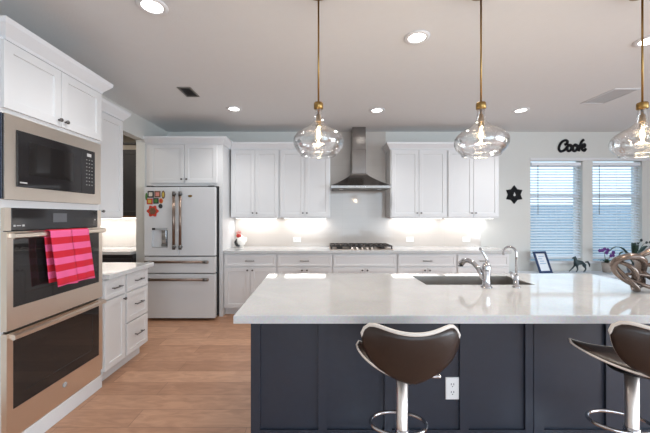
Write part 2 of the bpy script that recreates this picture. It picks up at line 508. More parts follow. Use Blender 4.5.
# mullion posts, sill and head trim of the breakfast windows
mb = MB()
mb.box(4.24, 4.40, YB + 0.01, YB + 0.149, OZ0, OZ1); mb.box(5.19, 5.35, YB + 0.01, YB + 0.149, OZ0, OZ1)
struct(mb, 'trim_1', M['wall'])
mb = MB(); mb.box(OX0 - 0.03, OX1 + 0.03, YB - 0.025, YB + 0.09, OZ0 - 0.02, OZ0 + 0.012, 0.004)
struct(mb, 'trim_2', M['trim'])
mb = MB(); mb.box(OX0 - 0.01, OX1 + 0.02, YB - 0.014, YB + 0.01, OZ1 - 0.012, OZ1 + 0.032, 0.004)
struct(mb, 'trim_3', M['trim'])
mb = MB(); mb.box(2.72, XR, YB - 0.015, YB - 0.0005, 0, 0.12, 0.004)
struct(mb, 'baseboard_back', M['trim'])
mb = MB(); mb.box(XR - 0.015, XR - 0.0005, -4, 5.03, 0, 0.12, 0.004)
struct(mb, 'baseboard_right', M['trim'])
# tiled splashback, counter to ceiling behind the hood
mb = MB(); mb.box(-1.30, 2.60, YB - 0.012, YB - 0.001, 0.916, 1.40); mb.box(0.205, 1.09, YB - 0.012, YB - 0.001, 1.40, HC - 0.001)
struct(mb, 'wall_backsplash', M['tile'])

# outside
struct(MB().box(-8, 16, 5.3, 22, -0.25, -0.15), 'ground', M['grass'])
fn = thing('garden_fence', 'grey board fence seen dimly through the window blinds', 'fence', (4.9, 9.0, -0.15))
mb = MB()
for k in range(64): mb.box(3.2 + k * 0.155, 3.2 + k * 0.155 + 0.147, 9.0, 9.02, -0.15, 1.72)
mb.build('fence_board_panel', M['fence'], fn)
for z in (0.2, 1.2): MB().box(3.2, 13.1, 9.021, 9.06, z, z + 0.1).build('fence_rail', M['fence'], fn)


# ---------------------------------------------------------------- hardware
def knob(fr, u, v, n, parent, r=0.013):
    mb = MB()
    rs = []
    for rr, h in ((0.006, 0), (0.006, 0.012), (r, 0.017), (r, 0.024), (r * 0.7, 0.028)):
        rs.append([fr(u + rr * math.cos(2 * PI * k / 12), v + rr * math.sin(2 * PI * k / 12), n + h) for k in range(12)])
    mb.rings(rs, True, True)
    return mb.build('knob', M['nickel'], parent)


def pull(fr, uc, v, n, parent, L=0.13):
    mb = MB()
    mb.tube([fr(uc - L / 2, v, n + 0.028), fr(uc, v, n + 0.031), fr(uc + L / 2, v, n + 0.028)], 0.0055, 8)
    for s_ in (-1, 1): mb.tube([fr(uc + s_ * L * 0.38, v, n), fr(uc + s_ * L * 0.38, v, n + 0.028)], 0.005, 8)
    return mb.build('pull', M['nickel'], parent)


def door(fr, u0, u1, v0, v1, parent, kn=None, fw=0.055, name='door', mat=None, n0=0.001, t=0.019):
    mb = MB(); mb.panel(fr, u0, u1, v0, v1, n0, t, fw)
    d = mb.build(name, mat or M['cab'], parent)
    if kn: knob(fr, kn[0], kn[1], n0 + t, d)
    return d


def drawer(fr, u0, u1, v0, v1, parent, L=0.13, fw=0.03, pv=None):
    mb = MB(); mb.panel(fr, u0, u1, v0, v1, 0.001, 0.019, fw, 0.006)
    d = mb.build('drawer', M['cab'], parent)
    if L: pull(fr, (u0 + u1) / 2, (v0 + v1) / 2 if pv is None else pv, 0.02, d, L)
    return d


# ---------------------------------------------------------------- back run of base cabinets
FY = 4.45
BASE = [(-1.307, -0.563, 'white base cabinet beside the refrigerator, under the rooster figurine', 1),
        (-0.563, 0.215, 'white base cabinet between the one beside the refrigerator and the cooktop cabinet', 1),
        (0.215, 1.121, 'wide white base cabinet without a pull directly under the gas cooktop', 0),
        (1.121, 1.956, 'white base cabinet just right of the cooktop cabinet', 1),
        (1.956, 2.695, 'white base cabinet at the right end of the back run, behind the faucets', 1)]
for x0, x1, lab, hw in BASE:
    t = thing('base_cabinet', lab, 'cabinet', ((x0 + x1) / 2, FY + 0.28, 0), 'base cabinets along the back wall')
    mb = MB(); mb.box(x0 + 0.001, x1 - 0.001, FY, YB - 0.002, 0.10, 0.874); mb.box(x0 + 0.001, x1 - 0.001, FY + 0.07, YB - 0.002, 0.001, 0.10)
    mb.build('body', M['cab'], t)
    fr = fY(FY); g = 0.014
    drawer(fr, x0 + g, x1 - g, 0.690, 0.853, t, 0.13 if hw else 0)
    xm = (x0 + x1) / 2
    door(fr, x0 + g, xm - 0.002, 0.112, 0.676, t, (xm - 0.035, 0.640))
    door(fr, xm + 0.002, x1 - g, 0.112, 0.676, t, (xm + 0.035, 0.640))
wt = MB().box(-1.307, 2.71, 4.405, YB - 0.014, 0.875, 0.915, 0.004).build('worktop', M['quartz'])
tag(wt, 'long white stone worktop along the back wall under the tiled splashback', 'worktop')

# upper cabinets
UY = 4.735
UP = [(-1.287, -0.561, 'white upper cabinet beside the refrigerator, left of the hood'),
      (-0.561, 0.200, 'white upper cabinet immediately left of the range hood'),
      (1.094, 1.940, 'white upper cabinet immediately right of the range hood'),
      (1.940, 2.717, 'white upper cabinet at the right end of the back wall, behind the middle pendant')]
for i, (x0, x1, lab) in enumerate(UP):
    t = thing('upper_cabinet', lab, 'cabinet', ((x0 + x1) / 2, UY + 0.15, 1.372), 'upper cabinets along the back wall')
    mb = MB(); mb.box(x0 + 0.001, x1 - 0.001, UY, YB - 0.014, 1.372, 2.40); mb.build('body', M['cab'], t)
    fr = fY(UY); xm = (x0 + x1) / 2; g = 0.014
    door(fr, x0 + g, xm - 0.002, 1.386, 2.375, t, (xm - 0.03, 1.442))
    door(fr, xm + 0.002, x1 - g, 1.386, 2.375, t, (xm + 0.03, 1.442))
    lt = thing('under_cabinet_light', 'lit strip light under ' + ['the upper cabinet nearest the refrigerator', 'the upper cabinet left of the range hood',
               'the upper cabinet right of the range hood', 'the rightmost upper cabinet'][i], 'light', (xm, UY + 0.14, 1.356), 'strip lights under the upper cabinets')
    MB().box(x0 + 0.06, x1 - 0.06, UY + 0.025, UY + 0.265, 1.359, 1.3715).build('housing', M['plate'], lt)
    MB().box(x0 + 0.07, x1 - 0.07, UY + 0.03, UY + 0.26, 1.355, 1.3588).build('diffuser', M['ledstrip'], lt)
    area('under_cabinet_lamp', (xm, UY + 0.215, 1.352), (0.1, 0, 0), x1 - x0 - 0.15, 0.03, 1.0, (1.0, 0.96, 0.92))

# tall surround and cabinet over the refrigerator
RF = 4.40
t = thing('refrigerator_surround', 'tall white cabinet surround with two doors above the refrigerator', 'cabinet', (-1.85, 4.7, 0))
mb = MB()
mb.box(-1.356, -1.309, RF, YB - 0.002, 0.001, 2.40); mb.box(XL + 0.001, -2.335, RF, YB - 0.002, 0.001, 2.40)
mb.box(-2.335, -1.356, RF, YB - 0.002, 1.812, 2.40)
mb.build('body', M['cab'], t)
fr = fY(RF)
door(fr, -2.322, -1.836, 1.852, 2.385, t, (-1.868, 1.905)); door(fr, -1.830, -1.385, 1.852, 2.385, t, (-1.798, 1.905))

CROWN = [(0, 2.392), (0.012, 2.392), (0.018, 2.41), (0.058, 2.462), (0.064, 2.49), (0.0, 2.49)]
mb = MB(); sweep(mb, [(XL + 0.001, RF), (-1.309, RF), (-1.309, UY), (0.2, UY), (0.2, YB - 0.015)], CROWN); struct(mb, 'trim_4', M['trim'])
mb = MB(); sweep(mb, [(1.094, YB - 0.015), (1.094, UY), (2.717, UY), (2.717, YB - 0.001)], CROWN); struct(mb, 'trim_5', M['trim'])

# ---------------------------------------------------------------- refrigerator
FF = 4.22
fx0, fx1, fxm = -2.303, -1.358, -1.841
t = thing('refrigerator', 'white french door refrigerator with bronze handles and two bottom drawers', 'refrigerator', (-1.83, 4.6, 0))
MB().box(fx0 + 0.006, fx1 - 0.006, FF + 0.125, 4.98, 0.035, 1.806).build('cabinet_body', M['dark'], t)  # dark body top raised to stand in for the shadow above the doors
for x in (fx0 + 0.08, fx1 - 0.08):
    for y in (FF + 0.15, 4.9): MB().lathe([(0.02, 0.001), (0.02, 0.0345)], (x, y, 0), 12).build('foot', M['dark'], t)
dl = MB()
# left door built round the dispenser recess
dx0, dx1, dz0, dz1 = -2.197, -1.990, 0.971, 1.240
dl.box(fx0, dx0, FF, FF + 0.07, 0.866, 1.783, 0.005); dl.box(dx1, fxm - 0.002, FF, FF + 0.07, 0.866, 1.783, 0.005)
dl.box(dx0 - 0.006, dx1 + 0.006, FF + 0.0002, FF + 0.07, 0.867, dz0); dl.box(dx0 - 0.006, dx1 + 0.006, FF + 0.0002, FF + 0.07, dz1, 1.782)
dl.box(dx0 - 0.006, dx1 + 0.006, FF + 0.03, FF + 0.07, dz0, dz1)
dl = dl.build('left_door', M['fridge'], t)
mb = MB(); mb.box(dx0 + 0.001, dx1 - 0.001, FF - 0.004, FF + 0.029, dz1 - 0.030, dz1 - 0.0005, 0.003)
dp = mb.build('dispenser_panel', M['dispgrey'], dl)
MB().box(dx0 + 0.004, dx0 + 0.045, FF - 0.006, FF - 0.0045, dz1 - 0.028, dz1 - 0.003).build('display', M['dark'], dp)
mb = MB(); mb.box(dx0 + 0.125, dx1 - 0.022, FF + 0.008, FF + 0.029, dz0 + 0.06, dz1 - 0.032, 0.004); pd = mb.build('paddle', M['chrome'], dl)
MB().box(dx0 + 0.120, dx1 - 0.018, FF + 0.004, FF + 0.029, dz0 + 0.018, dz0 + 0.058, 0.004).build('nozzle', M['grey'], dl)
MB().box(dx1 - 0.012, dx1 - 0.001, FF - 0.003, FF + 0.029, dz0 + 0.018, dz1 - 0.032, 0.003).build('recess_edge', M['nickel'], dl)
mb = MB(); mb.box(dx0 + 0.001, dx1 - 0.001, FF - 0.002, FF + 0.029, dz0 + 0.0005, dz0 + 0.012, 0.002); mb.build('drip_tray', M['dispgrey'], dl)
dr = MB().box(fxm + 0.002, fx1, FF, FF + 0.07, 0.866, 1.783, 0.006).build('right_door', M['fridge'], t)
mb = MB(); mb.prism([(-1.718 + 0.03 + 0.03 * math.cos(a), 1.668 + 0.022 * math.sin(a)) for a in [PI + PI * k / 12 for k in range(13)]] +
                    [(-1.688 + 0.015, 1.676), (-1.688 - 0.015, 1.676)], FF - 0.004, FF - 0.0005)
mb.build('badge', M['brass'], dr)
d1 = MB().box(fx0, fx1, FF, FF + 0.07, 0.637, 0.852, 0.006).build('drawer', M['fridge'], t)
d2 = MB().box(fx0, fx1, FF, FF + 0.07, 0.035, 0.624, 0.006).build('drawer', M['fridge'], t)
for x, par in ((-1.884, dl), (-1.800, dr)):
    mb = MB(); mb.tube([(x, FF - 0.055, 0.957), (x, FF - 0.055, 1.716)], 0.0175, 14)
    h = mb.build('handle', M['bronze'], par)
    for z in (0.985, 1.688):
        mb = MB(); mb.tube([(x, FF - 0.0005, z), (x, FF - 0.05, z)], 0.012, 10)
        mb.tube([(x, FF - 0.055, z - 0.03), (x, FF - 0.055, z + 0.03)], 0.020, 14)
        mb.build('handle_mount', M['nickel'], h)
for z, par in ((0.791, d1), (0.558, d2)):
    mb = MB(); mb.tube([(-2.265, FF - 0.055, z), (-1.428, FF - 0.055, z)], 0.0175, 14)
    h = mb.build('handle', M['bronze'], par)
    for x in (-2.225, -1.468):
        mb = MB(); mb.tube([(x, FF - 0.0005, z), (x, FF - 0.05, z)], 0.012, 10)
        mb.tube([(x - 0.03, FF - 0.055, z), (x + 0.03, FF - 0.055, z)], 0.020, 14)
        mb.build('handle_mount', M['nickel'], h)
for x in (fx0 + 0.02, fx1 - 0.1): MB().box(x, x + 0.08, FF + 0.02, FF + 0.12, 1.784, 1.803, 0.004).build('hinge_cover', M['dark'], t)

# magnets on the left door
MG = [('square', -2.212, 1.685, 0.082, 0.090, 'black', 'cream', 'black framed photo magnet at the top of the left refrigerator door, leftmost in its row'),
      ('square', -2.122, 1.687, 0.080, 0.086, 'brown', 'pink', 'brown framed photo magnet in the top row, second from the left'),
      ('round', -2.270, 1.655, 0.014, 0.05, 'green', None, 'green magnet at the left edge of the magnet cluster'),
      ('round', -2.045, 1.680, 0.024, 0.055, 'brown', 'yellow', 'tall brown figure magnet right of the framed photos'),
      ('square', -2.225, 1.590, 0.075, 0.075, 'red', 'yellow', 'red and yellow square magnet below the black framed photo'),
      ('square', -2.142, 1.598, 0.07, 0.075, 'black', 'green', 'dark magnet with a green centre in the middle of the cluster'),
      ('round', -2.075, 1.598, 0.027, 0.035, 'orange', 'red', 'round orange and red magnet at the right of the middle row'),
      ('round', -2.082, 1.527, 0.027, 0.03, 'black', None, 'small black magnet at the lower right of the cluster'),
      ('heart', -2.185, 1.462, 0.070, 0.072, 'red', 'brown', 'red scalloped magnet with a brown centre, lowest of the cluster')]
for kind, x, z, a, b, c1, c2, lab in MG:
    t = thing('fridge_magnet', lab, 'magnet', (x, FF, z), 'magnets on the refrigerator door')
    y1 = FF - 0.0005
    def outline(k):
        if kind == 'square': return [(x - a / 2 * k, z - b / 2 * k), (x + a / 2 * k, z - b / 2 * k), (x + a / 2 * k, z + b / 2 * k), (x - a / 2 * k, z + b / 2 * k)]
        if kind == 'round': return [(x + a * k * math.cos(q), z + b * k * math.sin(q)) for q in [2 * PI * j / 16 for j in range(16)]]
        return [(x + a * k * (1 + 0.16 * math.cos(6 * q)) * math.cos(q), z + b * k * (1 + 0.16 * math.cos(6 * q)) * math.sin(q)) for q in [2 * PI * j / 36 for j in range(36)]]
    MB().prism(outline(1), y1 - 0.005, y1).build('magnet_back', MAGC[c1], t)
    if c2: MB().prism(outline(0.6), y1 - 0.0075, y1 - 0.0052).build('magnet_picture', MAGC[c2], t)

# ---------------------------------------------------------------- range hood
hx, HF, HBK = 0.634, 4.55, YB - 0.014
t = thing('range_hood', 'stainless steel chimney range hood over the gas cooktop', 'range hood', (hx, 4.8, 1.777))
mb = MB()
def ring(w_, y0, z): return [(hx - w_, y0, z), (hx + w_, y0, z), (hx + w_, HBK, z), (hx - w_, HBK, z)]
prof = []
for k in range(9):
    q = k / 8.0; e = (1 - q) ** 1.35
    prof.append(ring(0.115 + (0.435 - 0.115) * e, 4.765 + (HF - 4.765) * e, 1.836 + q * 0.20))
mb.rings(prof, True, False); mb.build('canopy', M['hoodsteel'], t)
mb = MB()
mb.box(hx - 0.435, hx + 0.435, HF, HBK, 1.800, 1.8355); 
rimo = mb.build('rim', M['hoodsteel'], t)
for k in range(5): MB().lathe([(0.008, 0), (0.008, 0.004)], (hx - 0.06 + 0.03 * k, HF - 0.0005, 1.818), 10, 'Y').build('button', M['chrome'], rimo)
mb = MB(); mb.box(hx - 0.40, hx + 0.40, HF + 0.04, HBK - 0.03, 1.790, 1.7995); mb.build('filter', M['grey'], t)
for s_ in (-0.28, 0.28): MB().lathe([(0.03, 0.0), (0.03, 0.004)], (hx + s_, HF + 0.10, 1.785), 16).build('hood_lamp', M['plate'], t)
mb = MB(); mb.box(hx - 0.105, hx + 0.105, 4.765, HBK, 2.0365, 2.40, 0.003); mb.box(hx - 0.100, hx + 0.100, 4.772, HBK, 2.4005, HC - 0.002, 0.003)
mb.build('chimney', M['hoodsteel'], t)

# ---------------------------------------------------------------- gas cooktop
cx, cy = 0.640, 4.73
t = thing('gas_cooktop', 'black grated five burner gas cooktop set in the worktop under the hood', 'cooktop', (cx, cy, 0.9155))
MB().box(cx - 0.45, cx + 0.45, cy - 0.26, cy + 0.25, 0.9155, 0.925, 0.003).build('plate', M['cookplate'], t)
for bx, by, r in ((-0.31, -0.10, 0.045), (-0.31, 0.12, 0.04), (0, 0.03, 0.06), (0.31, -0.10, 0.04), (0.31, 0.12, 0.045)):
    mb = MB(); mb.lathe([(r, 0), (r, 0.014), (r * 0.8, 0.02), (r * 0.8, 0.026), (r * 0.5, 0.03)], (cx + bx, cy + by, 0.9255), 18); mb.build('burner', M['iron'], t)
for gx in (-0.297, 0.0, 0.297):
    mb = MB(); x0, x1, y0, y1, z0, z1 = cx + gx - 0.142, cx + gx + 0.142, cy - 0.20, cy + 0.23, 0.958, 0.974
    mb.box(x0, x1, y0, y0 + 0.016, z0, z1); mb.box(x0, x1, y1 - 0.016, y1, z0, z1); mb.box(x0, x0 + 0.016, y0 + 0.016, y1 - 0.016, z0, z1); mb.box(x1 - 0.016, x1, y0 + 0.016, y1 - 0.016, z0, z1)
    for k in (1, 2, 3): mb.box(x0 + k * 0.071 - 0.007, x0 + k * 0.071 + 0.007, y0 + 0.016, y1 - 0.016, z0 + 0.003, z1 + 0.002)
    mb.box(x0 + 0.016, x1 - 0.016, cy - 0.006, cy + 0.006, z0, z1 - 0.002)
    for a in (x0, x1 - 0.02):
        for b in (y0, y1 - 0.02): mb.box(a, a + 0.02, b, b + 0.02, 0.9255, z0)
    mb.build('grate', M['iron'], t)
for k in range(5):
    mb = MB(); mb.lathe([(0.019, 0), (0.019, 0.006), (0.015, 0.008), (0.014, 0.026), (0.011, 0.028)], (cx - 0.14 + 0.07 * k, cy - 0.232, 0.9255), 14); mb.build('knob', M['polished'], t)

# rooster figurine
rx, ry, rz = -1.185, 4.90, 0.9155
t = thing('rooster_figurine', 'small white ceramic rooster with red comb and black tail on the worktop', 'figurine', (rx, ry, rz))
mb = MB()
mb.lathe([(0.045, 0), (0.05, 0.008), (0.03, 0.02)], (rx + 0.01, ry, rz), 18)
pts = [(rx + 0.015, ry, rz + 0.014), (rx + 0.015, ry, rz + 0.05), (rx + 0.013, ry, rz + 0.09), (rx + 0.005, ry, rz + 0.13), (rx - 0.01, ry, rz + 0.165), (rx - 0.02, ry, rz + 0.195), (rx - 0.022, ry, rz + 0.212)]
mb.tube(pts, [0.035, 0.062, 0.076, 0.066, 0.044, 0.032, 0.012], 16)
mb.tube([(rx + 0.04, ry, rz + 0.09), (rx + 0.075, ry, rz + 0.12), (rx + 0.092, ry, rz + 0.15)], [0.05, 0.035, 0.012], 12)
body = mb.build('rooster_body', M['ceramic'], t)
mb = MB(); mb.prism([(rx - 0.055, rz + 0.20), (rx - 0.065, rz + 0.24), (rx - 0.043, rz + 0.235), (rx - 0.032, rz + 0.262), (rx - 0.014, rz + 0.238), (rx + 0.008, rz + 0.25), (rx + 0.012, rz + 0.212), (rx - 0.02, rz + 0.20)], ry - 0.010, ry + 0.010)
mb.build('comb', MAGC['pink'], t)
mb = MB(); mb.ball((rx - 0.015, ry - 0.036, rz + 0.178), 0.034, (1.2, 0.6, 0.95)); mb.build('wattle', M['redglaze'], t)
mb = MB(); mb.tube([(rx - 0.042, ry, rz + 0.190), (rx - 0.075, ry, rz + 0.184)], [0.011, 0.002], 8); mb.build('beak', MAGC['yellow'], t)
mb = MB(); mb.tube([(rx - 0.045, ry - 0.045, rz + 0.13), (rx - 0.062, ry - 0.05, rz + 0.08), (rx - 0.04, ry - 0.055, rz + 0.035), (rx + 0.0, ry - 0.055, rz + 0.02)], [0.010, 0.022, 0.022, 0.012], 10)
mb.build('wing', M['blackglaze'], t)


def outlet(name, fr, u, v, w_, h, lab, group, horiz=False):
    t = thing(name, lab, 'outlet', fr(u, v, 0), group)
    mb = MB(); mb.panel(fr, u - w_ / 2, u + w_ / 2, v - h / 2, v + h / 2, 0.0005, 0.006, 0); mb.build('cover_plate', M['plate'], t)
    mb = MB()
    for s_ in (-1, 1):
        cu, cv = (u + s_ * 0.022, v) if horiz else (u, v + s_ * 0.022)
        for q in (-0.007, 0.007): fbox(mb, fr, cu + q - 0.0018, cu + q + 0.0018, cv - 0.003, cv + 0.008, 0.0066, 0.0072)
        fbox(mb, fr, cu - 0.003, cu + 0.003, cv - 0.013, cv - 0.008, 0.0066, 0.0072)
    mb.build('socket_slot', M['darkmark'], t)


fw_ = fY(YB - 0.0125)
outlet('wall_outlet', fw_, -0.317, 1.022, 0.12, 0.078, 'white outlet on the splashback under the cabinet left of the hood', 'outlets on the splashback', True)
outlet('wall_outlet', fw_, 1.476, 1.026, 0.12, 0.078, 'white outlet on the splashback just right of the cooktop', 'outlets on the splashback', True)
outlet('wall_outlet', fw_, 2.372, 1.026, 0.12, 0.078, 'white outlet on the splashback near the right end of the worktop', 'outlets on the splashback', True)

# ---------------------------------------------------------------- oven tower on the left
TX = -1.772
TY0, TY1 = 1.772, 2.582
t = thing('oven_tower', 'tall white cabinet housing the microwave and double oven', 'cabinet', (-2.06, 2.18, 0))
mb = MB()
mb.box(XL + 0.001, TX, TY0, TY0 + 0.018, 0.001, 2.40); mb.box(XL + 0.001, TX, TY1 - 0.018, TY1, 0.001, 2.40)
mb.box(XL + 0.001, XL + 0.02, TY0 + 0.018, TY1 - 0.018, 0.001, 2.40)
a, b = TY0 + 0.018, TY1 - 0.018
mb.box(XL + 0.02, TX, a, b, 1.975, 2.40); mb.box(XL + 0.02, TX, a, b, 1.441, 1.486); mb.box(XL + 0.02, TX, a, b, 0.001, 0.108)
mb.build('body', M['cab'], t)
MB().box(TX + 0.0005, -1.75, TY0, TY1, 0.001, 0.108, 0.002).build('plinth', M['cab'], t)
fr = fX(TX)
tm = (TY0 + TY1) / 2
door(fr, TY0 + 0.003, tm - 0.002, 2.003, 2.385, t, (tm - 0.028, 2.045)); door(fr, tm + 0.002, TY1 - 0.003, 2.003, 2.385, t, (tm + 0.028, 2.045))
mb = MB(); sweep(mb, [(XL + 0.001, TY0 + 0.032), (TX, TY0 + 0.032), (TX, TY1), (XL + 0.001, TY1)], [(o * 1.1, z) for o, z in CROWN]); struct(mb, 'trim_6', M['trim'])

# microwave
t = thing('built_in_microwave', 'black glass built-in microwave in a wide stainless trim frame', 'microwave', (-2.0, 2.17, 1.487))
mb = MB()
g0, g1, h0, h1 = 1.845, 2.488, 1.564, 1.895
y0, y1, z0, z1 = TY0 + 0.003, TY1 - 0.016, 1.4875, 1.9735
fbox(mb, fr, y0, g0, z0, z1, 0.001, 0.022); fbox(mb, fr, g1, y1, z0, z1, 0.001, 0.022); fbox(mb, fr, g0, g1, z0, h0, 0.001, 0.022); fbox(mb, fr, g0, g1, h1, z1, 0.001, 0.022)
mb.build('trim_frame', M['steel'], t)
MB().box(-2.25, TX + 0.0005, TY0 + 0.03, TY1 - 0.03, 1.50, 1.96).build('housing', M['dark'], t)
MB().box(-2.25, TX + 0.012, TY0 - 0.006, TY0 - 0.0005, 1.49, 1.971).build('side_panel', M['sidenavy'], t)
mb = MB(); mb.panel(fr, g0 + 0.001, 2.345, h0 + 0.001, h1 - 0.001, 0.001, 0.03, 0); d = mb.build('door', M['blackglass'], t)
mb = MB(); fbox(mb, fr, g0 + 0.07, 2.27, h0 + 0.075, h1 - 0.055, 0.0312, 0.0318); mb.build('door_window', M['ovenglass'], d)
mb = MB(); fbox(mb, fr, g0 + 0.012, g0 + 0.06, h0 + 0.022, h0 + 0.030, 0.0312, 0.0317); mb.build('badge', M['mark'], d)
mb = MB(); mb.panel(fr, 2.347, g1 - 0.001, h0 + 0.001, h1 - 0.001, 0.001, 0.03, 0); d = mb.build('control_panel', M['blackglass'], t)
mb = MB(); fbox(mb, fr, 2.40, 2.445, 1.845, 1.868, 0.0312, 0.0317); mb.build('display', M['mark'], d)
mb = MB()
for r in range(8):
    for c in range(3):
        q = 2.39 + c * 0.028
        fbox(mb, fr, q, q + 0.013, 1.815 - r * 0.027, 1.823 - r * 0.027, 0.0312, 0.0317)
mb.build('keypad', M['grey'], d)

# double oven
t = thing('double_wall_oven', 'stainless double wall oven with dark glass doors under the microwave', 'oven', (-2.0, 2.17, 0.11))
y0, y1 = TY0 + 0.003, TY1 - 0.016
p0, p1 = 1.813, 2.527
MB().box(-2.30, TX + 0.0005, TY0 + 0.03, TY1 - 0.03, 0.115, 1.435).build('housing', M['dark'], t)
for a_, b_ in ((y0, p0), (p1, y1)):
    mb = MB(); fbox(mb, fr, a_, b_, 1.308, 1.4395, 0.001, 0.022); mb.build('trim_frame', M['steel'], t)
mb = MB(); mb.panel(fr, p0 + 0.001, p1 - 0.001, 1.309, 1.4385, 0.001, 0.023, 0); cp = mb.build('control_panel', M['blackglass'], t)
mb = MB(); fbox(mb, fr, 2.10, 2.215, 1.352, 1.412, 0.0242, 0.0248); mb.build('display', M['screen'], cp)
mb = MB()
fbox(mb, fr, 1.825, 1.838, 1.331, 1.342, 0.0242, 0.0248); fbox(mb, fr, 1.845, 1.872, 1.334, 1.339, 0.0242, 0.0248); fbox(mb, fr, 1.88, 1.895, 1.331, 1.342, 0.0242, 0.0248)
fbox(mb, fr, 2.49, 2.50, 1.36, 1.37, 0.0242, 0.0248)
mb.build('print', M['mark'], cp)


def oven_door(z0, z1, gz0, gz1, hz):
    mb = MB(); N0, N1 = 0.001, 0.034
    fbox(mb, fr, y0, p0, z0, z1, N0, N1); fbox(mb, fr, p1, y1, z0, z1, N0, N1); fbox(mb, fr, p0, p1, z0, gz0, N0, N1); fbox(mb, fr, p0, p1, gz1, z1, N0, N1)
    d = mb.build('oven_door', M['steel'], t)
    mb = MB(); mb.panel(fr, p0 + 0.001, p1 - 0.001, gz0 + 0.001, gz1 - 0.001, N0, N1 - N0 + 0.001, 0.07, 0.002, 0.002); mb.build('door_glass', M['ovenglass'], d)
    mb = MB()
    N = 9
    rs = []
    for k in range(N):
        q = k / (N - 1); yy = 1.772 + q * 0.765; bow = 0.072 + 0.008 * math.sin(PI * q)
        rs.append([fr(yy, hz - 0.017, bow), fr(yy, hz - 0.010, bow + 0.014), fr(yy, hz + 0.010, bow + 0.014), fr(yy, hz + 0.017, bow), fr(yy, hz + 0.010, bow - 0.010), fr(yy, hz - 0.010, bow - 0.010)])
    mb.rings(rs, True, False)
    for yy in (1.80, 2.51): fbox(mb, fr, yy - 0.012, yy + 0.012, hz - 0.012, hz + 0.012, N1 + 0.0005, 0.066)
    mb.build('handle', M['steel'], d)
    return d


oven_door(0.742, 1.303, 0.868, 1.262, 1.281)
d = oven_door(0.157, 0.728, 0.286, 0.690, 0.712)
mb = MB(); mb.lathe([(0.018, 0.035), (0.018, 0.037), (0.014, 0.0375)], (TX, 2.184, 0.232), 20, 'X'); mb.build('badge', M['dispgrey'], d)
mb = MB(); fbox(mb, fr, y0, y1, 0.110, 0.150, 0.001, 0.020); mb.build('vent_trim', M['steel'], t)

# towel over the upper handle
mb = MB(); mb.mats = [M['towel']]
hz, hb = 1.281, TX + 0.080
def towel_strip(ya, yb, sd):
    pr = []
    for k in range(13): pr.append((hb - 0.0165, 0.965 + (hz - 0.965) * k / 12.0, -1))
    for k in range(1, 8):
        a_ = PI - PI * k / 7.0
        pr.append((hb + 0.0035 + 0.021 * math.cos(a_), hz + 0.006 + 0.0185 * math.sin(a_), 0))
    for k in range(1, 21): pr.append((hb + 0.0245 + 0.012 * k / 20, hz - (hz - 0.938) * k / 20.0, k / 20.0))
    NS = 17; grid = []
    for (px, pz, s_) in pr:
        row = []
        for j in range(NS):
            q = j / (NS - 1)
            flare = max(0, s_) * 0.045
            yy = ya + (yb - ya) * q + (flare if s_ >= 0 else 0.035 * (hz - pz) / 0.3)
            wv = 0.004 * math.sin(q * 9 + sd * 5) * max(0, s_) + 0.005 * math.sin(PI * q)
            row.append((px + (wv if s_ > 0 else 0.002), yy, pz + (0.004 * math.sin(q * 5) * max(0, s_))))
        grid.append(row)
    th = 0.0035
    V = [[mb.bm.verts.new(p) for p in r] for r in grid]
    for i in range(len(V) - 1):
        for j in range(NS - 1): mb.face([V[i][j], V[i][j + 1], V[i + 1][j + 1], V[i + 1][j]], True)
towel_strip(1.982, 2.150, 0.0); towel_strip(2.156, 2.314, 0.9)
tw = mb.build('striped_towel', M['towel'], None, (hb, 2.13, 1.281))
sm = tw.modifiers.new('thickness', 'SOLIDIFY'); sm.thickness = 0.004; sm.offset = 0.0
tag(tw, 'pink and red striped towel hanging from the upper oven handle', 'towel')

# ---------------------------------------------------------------- left base cabinets, worktop, upper cabinet
BX = -1.755
fr = fX(BX)
LB = [(2.584, 2.884, 'white base cabinet with a drawer over a door, next to the oven tower'), (2.884, 3.262, 'white base cabinet with three stacked drawers, left side')]
for i, (y0, y1, lab) in enumerate(LB):
    t = thing('base_cabinet', lab, 'cabinet', (-2.05, (y0 + y1) / 2, 0), 'base cabinets beside the oven tower')
    mb = MB(); mb.box(XL + 0.001, BX, y0 + 0.001, y1 - 0.001, 0.10, 0.874); mb.box(XL + 0.001, BX - 0.055, y0 + 0.001, y1 - (0.03 if i else 0.001), 0.001, 0.10)
    mb.build('body', M['cab'], t)
    if i == 0:
        drawer(fr, y0 + 0.012, y1 - 0.012, 0.702, 0.862, t, 0.12)
        door(fr, y0 + 0.012, y1 - 0.012, 0.115, 0.690, t, (y1 - 0.04, 0.655), 0.05)
    else:
        drawer(fr, y0 + 0.012, y1 - 0.012, 0.702, 0.862, t, 0.13); drawer(fr, y0 + 0.012, y1 - 0.012, 0.418, 0.690, t, 0.13, 0.045, 0.56); drawer(fr, y0 + 0.012, y1 - 0.012, 0.115, 0.406, t, 0.13, 0.045, 0.27)
wt = MB().box(XL + 0.001, -1.690, 2.584, 3.285, 0.875, 0.915, 0.004).build('worktop', M['quartz'])
tag(wt, 'short white stone worktop on the left between oven tower and passage', 'worktop')
LX = -2.05
t = thing('upper_cabinet', 'narrow white upper cabinet behind the oven tower, beside the pantry opening', 'cabinet', (-2.2, 2.95, 1.372))
MB().box(XL + 0.001, LX, 2.584, 3.33, 1.372, 2.40).build('body', M['cab'], t)
fr = fX(LX)
door(fr, 2.60, 2.956, 1.386, 2.375, t, (2.925, 1.44)); door(fr, 2.960, 3.318, 1.386, 2.375, t, (2.99, 1.44))
mb = MB(); sweep(mb, [(LX, 2.66), (LX, 3.33), (XL + 0.001, 3.33)], CROWN); struct(mb, 'trim_7', M['trim'])

